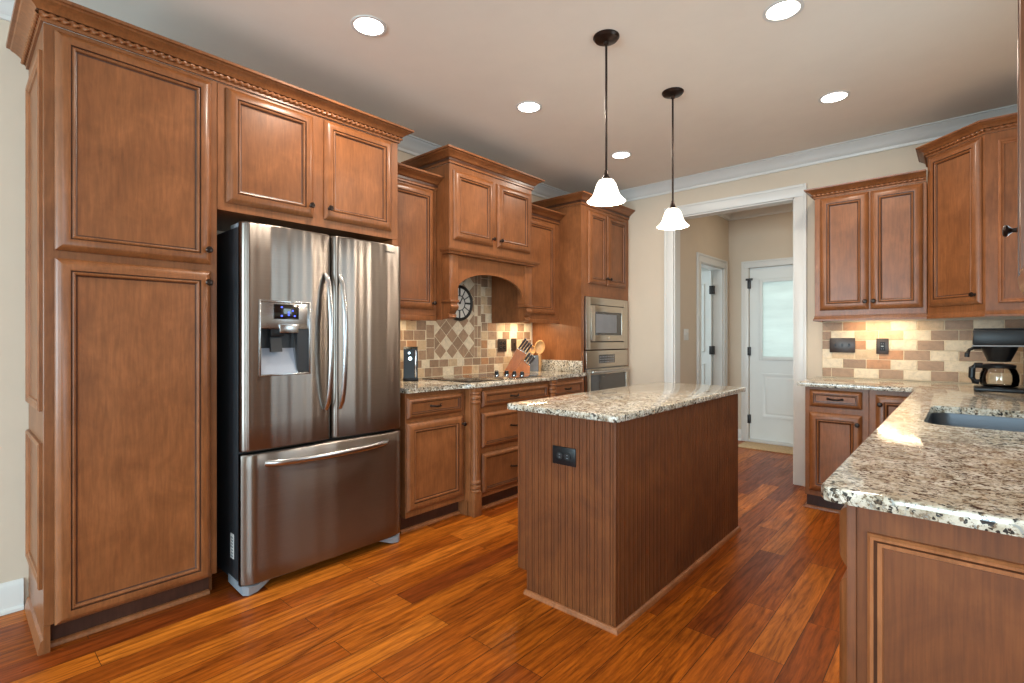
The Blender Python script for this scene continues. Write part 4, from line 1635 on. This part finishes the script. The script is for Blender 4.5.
# near wall cabinet on the right wall
t = thing('wall_cabinet', 'brown wall cabinet at the right picture edge, nearest the camera', 'cabinet', (0.122, 1.83, 0), -R90)
w = 1.83 - 1.18
carcass(t, 0, 1.34, w, 2.456, XR - 0.122 - 0.001)
cdoor(t, 0.012, 1.335, w - 0.01, 2.43, 0.040, 1.500)
crown(t, [(0, XR - 0.123), (0, 0), (w, 0)], 2.4565, True)

# base cabinets, far wall
YBs = 4.131
DBs = YF - YBs - 0.001
t = thing('base_cabinet', 'brown base cabinet with drawer and door on the far wall beside the doorway', 'cabinet', (-0.862, YBs, 0), 0)
w = 0.378
carcass(t, 0, 0.105, w, 0.883, DBs)
MB().box(0.0, 0.055, 0, w, DBs, 0.105).build('toe_kick', M['toe'], t)
b = MB().sweep(QR, [(w, 0.054), (-0.0, 0.054), (-0.0, DBs)][::-1], 0.0)
b.build('shoe_molding', M['shoe'], t)
drawer(t, 0.030, 0.742, w - 0.036, 0.862)
cdoor(t, 0.026, 0.142, w - 0.036, 0.702, w - 0.060, 0.640)
t = thing('corner_base_cabinet', 'brown corner base cabinet, its door half hidden by the sink worktop', 'cabinet', (-0.482, YBs, 0), 0)
w = XR + 0.482 - 0.001
carcass(t, 0, 0.105, w, 0.883, DBs)
MB().box(0.0, 0.055, 0, w, DBs, 0.105).build('toe_kick', M['toe'], t)
cdoor(t, 0.036, 0.142, 0.285, 0.850, 0.062, 0.790)

# sink run down the right wall, ending in a framed end panel
XS = -0.188
YS = YBs - 0.062
t = thing('sink_cabinet', 'brown base cabinet run under the sink with a framed end panel', 'cabinet', (XS, YS, 0), -R90)
w = YS - 1.300
DS = XR - XS - 0.001
b = MB()                                   # box left open above, where the sink hangs
b.box(0, 0, 0.105, w, 0.02, 0.883)
b.box(0, 0.02, 0.105, 0.02, DS, 0.883)
b.box(w - 0.02, 0.02, 0.0, w, DS, 0.883)
b.box(0.02, DS - 0.01, 0.105, w - 0.02, DS, 0.883)
b.box(0.02, 0.02, 0.105, w - 0.02, DS - 0.01, 0.125)
b.build('carcass', M['bead'], t)
MB().box(0, 0.06, 0, w - 0.02, DS, 0.1045).build('toe_kick', M['toe'], t)
MB().box(w + 0.0002, -0.003, 0.0, w + 0.006, 0.014, 0.883, 0, 0.0015).build('corner_stile', M['bead'], t)
n = 6
sw = (w - 0.02) / n
for k in range(n):
    x0 = 0.012 + k * sw
    x1 = x0 + sw - 0.012
    if k < 2:
        cdoor(t, x0, 0.142, x1, 0.850, (x1 - 0.05) if k == 0 else x0 + 0.05, 0.79)
    else:
        drawer(t, x0, 0.728, x1, 0.858)
        cdoor(t, x0, 0.142, x1, 0.703)
b = MB()
R = b.rings(0.033, 0.10, DS - 0.05, 0.8205, [(0, 0), (0.001, 0.008), (0.006, 0.013), (0.012, 0.012), (0.018, 0.006), (0.026, 0.005), (0.028, 0.0)], 0, {3: 1})
b.build('panel_molding', [M['shoe'], M['glaze']], t, (w, 0.0, 0), (0, 0, R90), angle=28)

# right worktop with the sink cut-out
SX0, SX1, SY0, SY1 = -0.118, 0.300, 2.40, 3.08
b = MB()
outer = [(-0.905, 4.083), (-0.252, 4.083), (-0.232, 4.06), (-0.234, 1.270), (-0.226, 1.252), (-0.208, 1.243), (XR - 0.001, 1.242), (XR - 0.001, YF - 0.001), (-0.905, YF - 0.001)]
rc = 0.07
hole = []
for cx, cy, a0 in ((SX1 - rc, SY1 - rc, 0), (SX0 + rc, SY1 - rc, 90), (SX0 + rc, SY0 + rc, 180), (SX1 - rc, SY0 + rc, 270)):
    for k in range(7):
        a = math.radians(a0 + 15 * k)
        hole.append((cx + rc * math.cos(a), cy + rc * math.sin(a)))
bm = b.bm
def loopv(pts, z):
    return [bm.verts.new((x, y, z)) for x, y in pts]
TZ, BZ, bv = 0.914, 0.8835, 0.006
def inset(pts, d):
    out = []
    n_ = len(pts)
    for i in range(n_):
        p0, p1, p2 = Vector(pts[i - 1]), Vector(pts[i]), Vector(pts[(i + 1) % n_])
        d0, d1 = (p1 - p0).normalized(), (p2 - p1).normalized()
        n0, n1 = Vector((d0.y, -d0.x)), Vector((d1.y, -d1.x))
        bb = n0 + n1
        bb = bb / bb.dot(n1)
        out.append(tuple(p1 + bb * d))
    return out
ar = sum(outer[i][0] * outer[(i + 1) % len(outer)][1] - outer[(i + 1) % len(outer)][0] * outer[i][1] for i in range(len(outer)))
sg = -1 if ar > 0 else 1
o_in = inset(outer, sg * bv)
o_mid = inset(outer, sg * bv * 0.3)
Ltop = loopv(o_in, TZ)
Lm = loopv(o_mid, TZ - bv * 0.3)
Lo = loopv(outer, TZ - bv)
Lo2 = loopv(outer, BZ + bv)
Lb = loopv(o_mid, BZ)
for X, Y in ((Ltop, Lm), (Lm, Lo), (Lo, Lo2), (Lo2, Lb)):
    for i in range(len(X)):
        b.face([X[i], X[(i + 1) % len(X)], Y[(i + 1) % len(Y)], Y[i]])
Ht, Hb = loopv(hole, TZ), loopv(hole, BZ)
for i in range(len(Ht)):
    b.face([Ht[i], Ht[(i + 1) % len(Ht)], Hb[(i + 1) % len(Hb)], Hb[i]])
for A1, A2 in ((Ltop, Ht), (Lb, Hb)):
    es = []
    for L_ in (A1, A2):
        for i in range(len(L_)):
            e = bm.edges.get((L_[i], L_[(i + 1) % len(L_)])) or bm.edges.new((L_[i], L_[(i + 1) % len(L_)]))
            es.append(e)
    bmesh.ops.triangle_fill(bm, use_beauty=True, use_dissolve=False, edges=es)
tag(b.build('worktop', M['granite']), 'L-shaped speckled granite worktop with the sink, at the right', 'worktop')

t = thing('sink', 'stainless undermount sink in the right granite worktop', 'sink', (0, 0, 0))
b = MB()
def rr(d, z):
    pts = []
    r2 = max(0.01, rc - d)
    for cx, cy, a0 in ((SX1 - d - r2, SY1 - d - r2, 0), (SX0 + d + r2, SY1 - d - r2, 90), (SX0 + d + r2, SY0 + d + r2, 180), (SX1 - d - r2, SY0 + d + r2, 270)):
        for k in range(7):
            a = math.radians(a0 + 15 * k)
            pts.append((cx + r2 * math.cos(a), cy + r2 * math.sin(a), z))
    return [b.bm.verts.new(p) for p in pts]
L = [rr(-0.02, 0.8832), rr(-0.003, 0.8832), rr(-0.003, 0.878), rr(0.012, 0.72), rr(0.04, 0.70), rr(0.04, 0.698), rr(0.008, 0.716), rr(-0.006, 0.875), rr(-0.02, 0.879)]
for X, Y in zip(L, L[1:]):
    for i in range(len(X)):
        b.face([X[i], X[(i + 1) % len(X)], Y[(i + 1) % len(Y)], Y[i]])
b.face(L[4])
b.build('bowl', M['sinksteel'], t)
b = MB().lathe([(0.045, 0.7005), (0.045, 0.703), (0.03, 0.703), (0.028, 0.7015)], (SX0 + SX1) / 2, (SY0 + SY1) / 2, 0, 24)
b.build('drain', M['chrome'], t)

# ------------------------------------------------------------------ coffee maker, seen from its side
t = thing('coffee_maker', 'black drip coffee maker on the granite worktop beyond the sink', 'coffee maker', (0.035, 4.09, 0.9143), -R90)
# local: front faces -Y (towards world -X), x along world -Y
b = MB()
b.box(-0.095, 0.0, 0.004, 0.095, 0.335, 0.026, 0, 0.006)
b.lathe([(0.078, 0.026), (0.078, 0.030), (0.070, 0.031)], 0.0, 0.11, 0, 32)
b.build('base', M['black'], t)
b = MB()
b.box(-0.090, 0.215, 0.026, 0.090, 0.335, 0.300, 0, 0.01)
b.build('column', M['black'], t)
b = MB()
b.box(-0.095, -0.005, 0.272, 0.095, 0.335, 0.362, 0, 0.008)
b.box(-0.097, -0.007, 0.264, 0.097, 0.337, 0.272, 1, 0.003)
b.box(-0.090, 0.0, 0.362, 0.090, 0.325, 0.370, 0, 0.003)
b.build('reservoir', [M['black'], M['greyplastic']], t)
b = MB()
b.lathe([(0.040, 0.176), (0.050, 0.178), (0.078, 0.250), (0.082, 0.263), (0.082, 0.2638)], 0.0, 0.11, 0, 28)
b.build('filter_funnel', M['black'], t)
b = MB()
b.tube([(0, 0.035, 0.254), (0, 0.0, 0.254), (0, -0.018, 0.244), (0, -0.028, 0.220), (0, -0.030, 0.200)], 0.012, 10, 0, 0.009)
b.build('funnel_handle', M['black'], t)
for sx in (-0.08, 0.08):
    for sy in (0.02, 0.315):
        MB().lathe([(0.010, 0.0), (0.010, 0.004)], sx, sy, 0, 10).build('foot', M['gasket'], t)
t2 = thing('coffee_carafe', 'glass coffee carafe with black handle on the coffee maker plate', 'carafe', (0.035 + 0.11, 4.09, 0.9143 + 0.0316), -R90)
b = MB()
b.lathe([(0.066, 0.0), (0.080, 0.008), (0.086, 0.035), (0.084, 0.070), (0.074, 0.100), (0.066, 0.112), (0.070, 0.118), (0.068, 0.118), (0.064, 0.112), (0.072, 0.099), (0.082, 0.070), (0.084, 0.035), (0.078, 0.010), (0.064, 0.003)], 0, 0, 0, 32, 0)
b.build('jug', M['carafe'], t2)
b = MB()
b.lathe([(0.0715, 0.108), (0.0735, 0.124), (0.062, 0.130), (0.02, 0.132)], 0, 0, 0, 28)
b.build('lid', M['black'], t2)
b = MB()
b.tube([(0, -0.070, 0.120), (0, -0.100, 0.120), (0, -0.116, 0.106), (0, -0.118, 0.050), (0, -0.108, 0.026), (0, -0.084, 0.022)], 0.016, 10, 0, 0.016)
b.build('handle', M['black'], t2)

# ------------------------------------------------------------------ door mat in the hall
b = MB().box(-1.93, 5.93, 0.0008, -1.02, 6.29, 0.012, 0, 0.004)
tag(b.build('door_mat', M['mat']), 'tan door mat on the floor in front of the white hall door', 'door mat')


# ------------------------------------------------------------------ lamps
def pendant(x, y, label):
    t = thing('pendant_lamp', label, 'pendant lamp', (x, y, 0), 0, 'pendant lamps over the island')
    MB().lathe([(0.066, ZC - 0.0008), (0.066, ZC - 0.006), (0.058, ZC - 0.016), (0.030, ZC - 0.024), (0.014, ZC - 0.028), (0.012, ZC - 0.04), (0.008, ZC - 0.042)], 0, 0, 0, 32).build('ceiling_rose', M['bronze'], t)
    MB().lathe([(0.0058, 2.075), (0.0058, ZC - 0.04)], 0, 0, 0, 12).build('rod', M['bronze'], t)
    MB().lathe([(0.027, 2.026), (0.027, 2.034), (0.018, 2.044), (0.012, 2.062), (0.008, 2.080)], 0, 0, 0, 24).build('socket_cap', M['bronze'], t)
    prof = [(0.026, 2.030), (0.036, 2.026), (0.048, 2.008), (0.056, 1.985), (0.063, 1.962), (0.074, 1.942), (0.090, 1.926), (0.0975, 1.920)]
    inner = [(r - 0.004, z - 0.001) for r, z in prof][::-1]
    MB().lathe(prof + inner, 0, 0, 0, 40, cap=False).build('glass_shade', M['shade'], t)
    d = bpy.data.lights.new('pendant_bulb', 'POINT')
    d.energy = 6
    d.color = WARM
    d.shadow_soft_size = 0.03
    o = bpy.data.objects.new('pendant_bulb', d)
    COL.objects.link(o)
    o.location = (x, y, 1.915)


pendant(-1.357, 2.232, 'nearer bronze pendant lamp with a lit bell glass shade over the island')
pendant(-1.355, 3.010, 'farther bronze pendant lamp with a lit bell glass shade over the island')


def downlight(x, y, label, power=14):
    t = thing('recessed_downlight', label, 'downlight', (x, y, ZC), 0, 'recessed ceiling downlights')
    MB().lathe([(0.070, -0.0006), (0.086, -0.0006), (0.086, -0.004), (0.078, -0.006), (0.070, -0.004)], 0, 0, 0, 40, cap=False).build('trim_ring', M['trim'], t)
    MB().lathe([(0.070, -0.0008), (0.070, -0.002)], 0, 0, 0, 40).build('lens', M['lens'], t)
    area('downlight_beam', (x, y, ZC - 0.008), (0.13, 0.13), power, WARM, (0, 0, 0), 'DISK')


downlight(-2.175, 1.38, 'lit recessed ceiling light nearest the refrigerator', 12)
downlight(-2.150, 2.570, 'lit recessed ceiling light in front of the range hood', 9)
downlight(-2.143, 3.758, 'lit recessed ceiling light in front of the oven tower, behind a pendant', 5.5)
downlight(-0.633, 2.598, 'lit recessed ceiling light at the top right edge of the photo', 9)
downlight(-0.621, 3.753, 'lit recessed ceiling light in front of the far-wall cabinets, right of both pendants', 5.5)
area('hall_fill', (-1.4, 5.6, ZC - 0.02), (0.2, 0.2), 2.4, (1.0, 0.80, 0.58), (0, 0, 0), 'DISK')  # hidden fill light added to brighten the hall, without a fixture


def puck(name, label, loc, size, power, rz):
    t = thing('under_cabinet_light', label, 'under-cabinet light', loc, rz, 'lights under the wall cabinets')
    MB().box(-size / 2, -0.02, -0.010, size / 2, 0.02, -0.0005, 0, 0.002).build('housing', M['trim'], t)
    MB().box(-size / 2 + 0.01, -0.014, -0.0115, size / 2 - 0.01, 0.014, -0.0101).build('lens', M['strip'], t)
    area('under_cabinet_glow', (loc[0], loc[1], loc[2] - 0.014), (size if abs(rz) < 0.1 else 0.03, 0.03 if abs(rz) < 0.1 else size), power, (1.0, 0.78, 0.50))


puck('p', 'lit strip light under the wall cabinet beside the oven tower', (-3.04, 3.585, 1.3995), 0.30, 2.2, R90)
puck('p', 'lit strip light under the wall cabinet beside the refrigerator', (-3.04, 2.13, 1.3895), 0.26, 1.6, R90)
puck('p', 'lit strip light under the far-wall two-door cabinet', (-0.48, 4.60, 1.3945), 0.34, 1.7, 0)
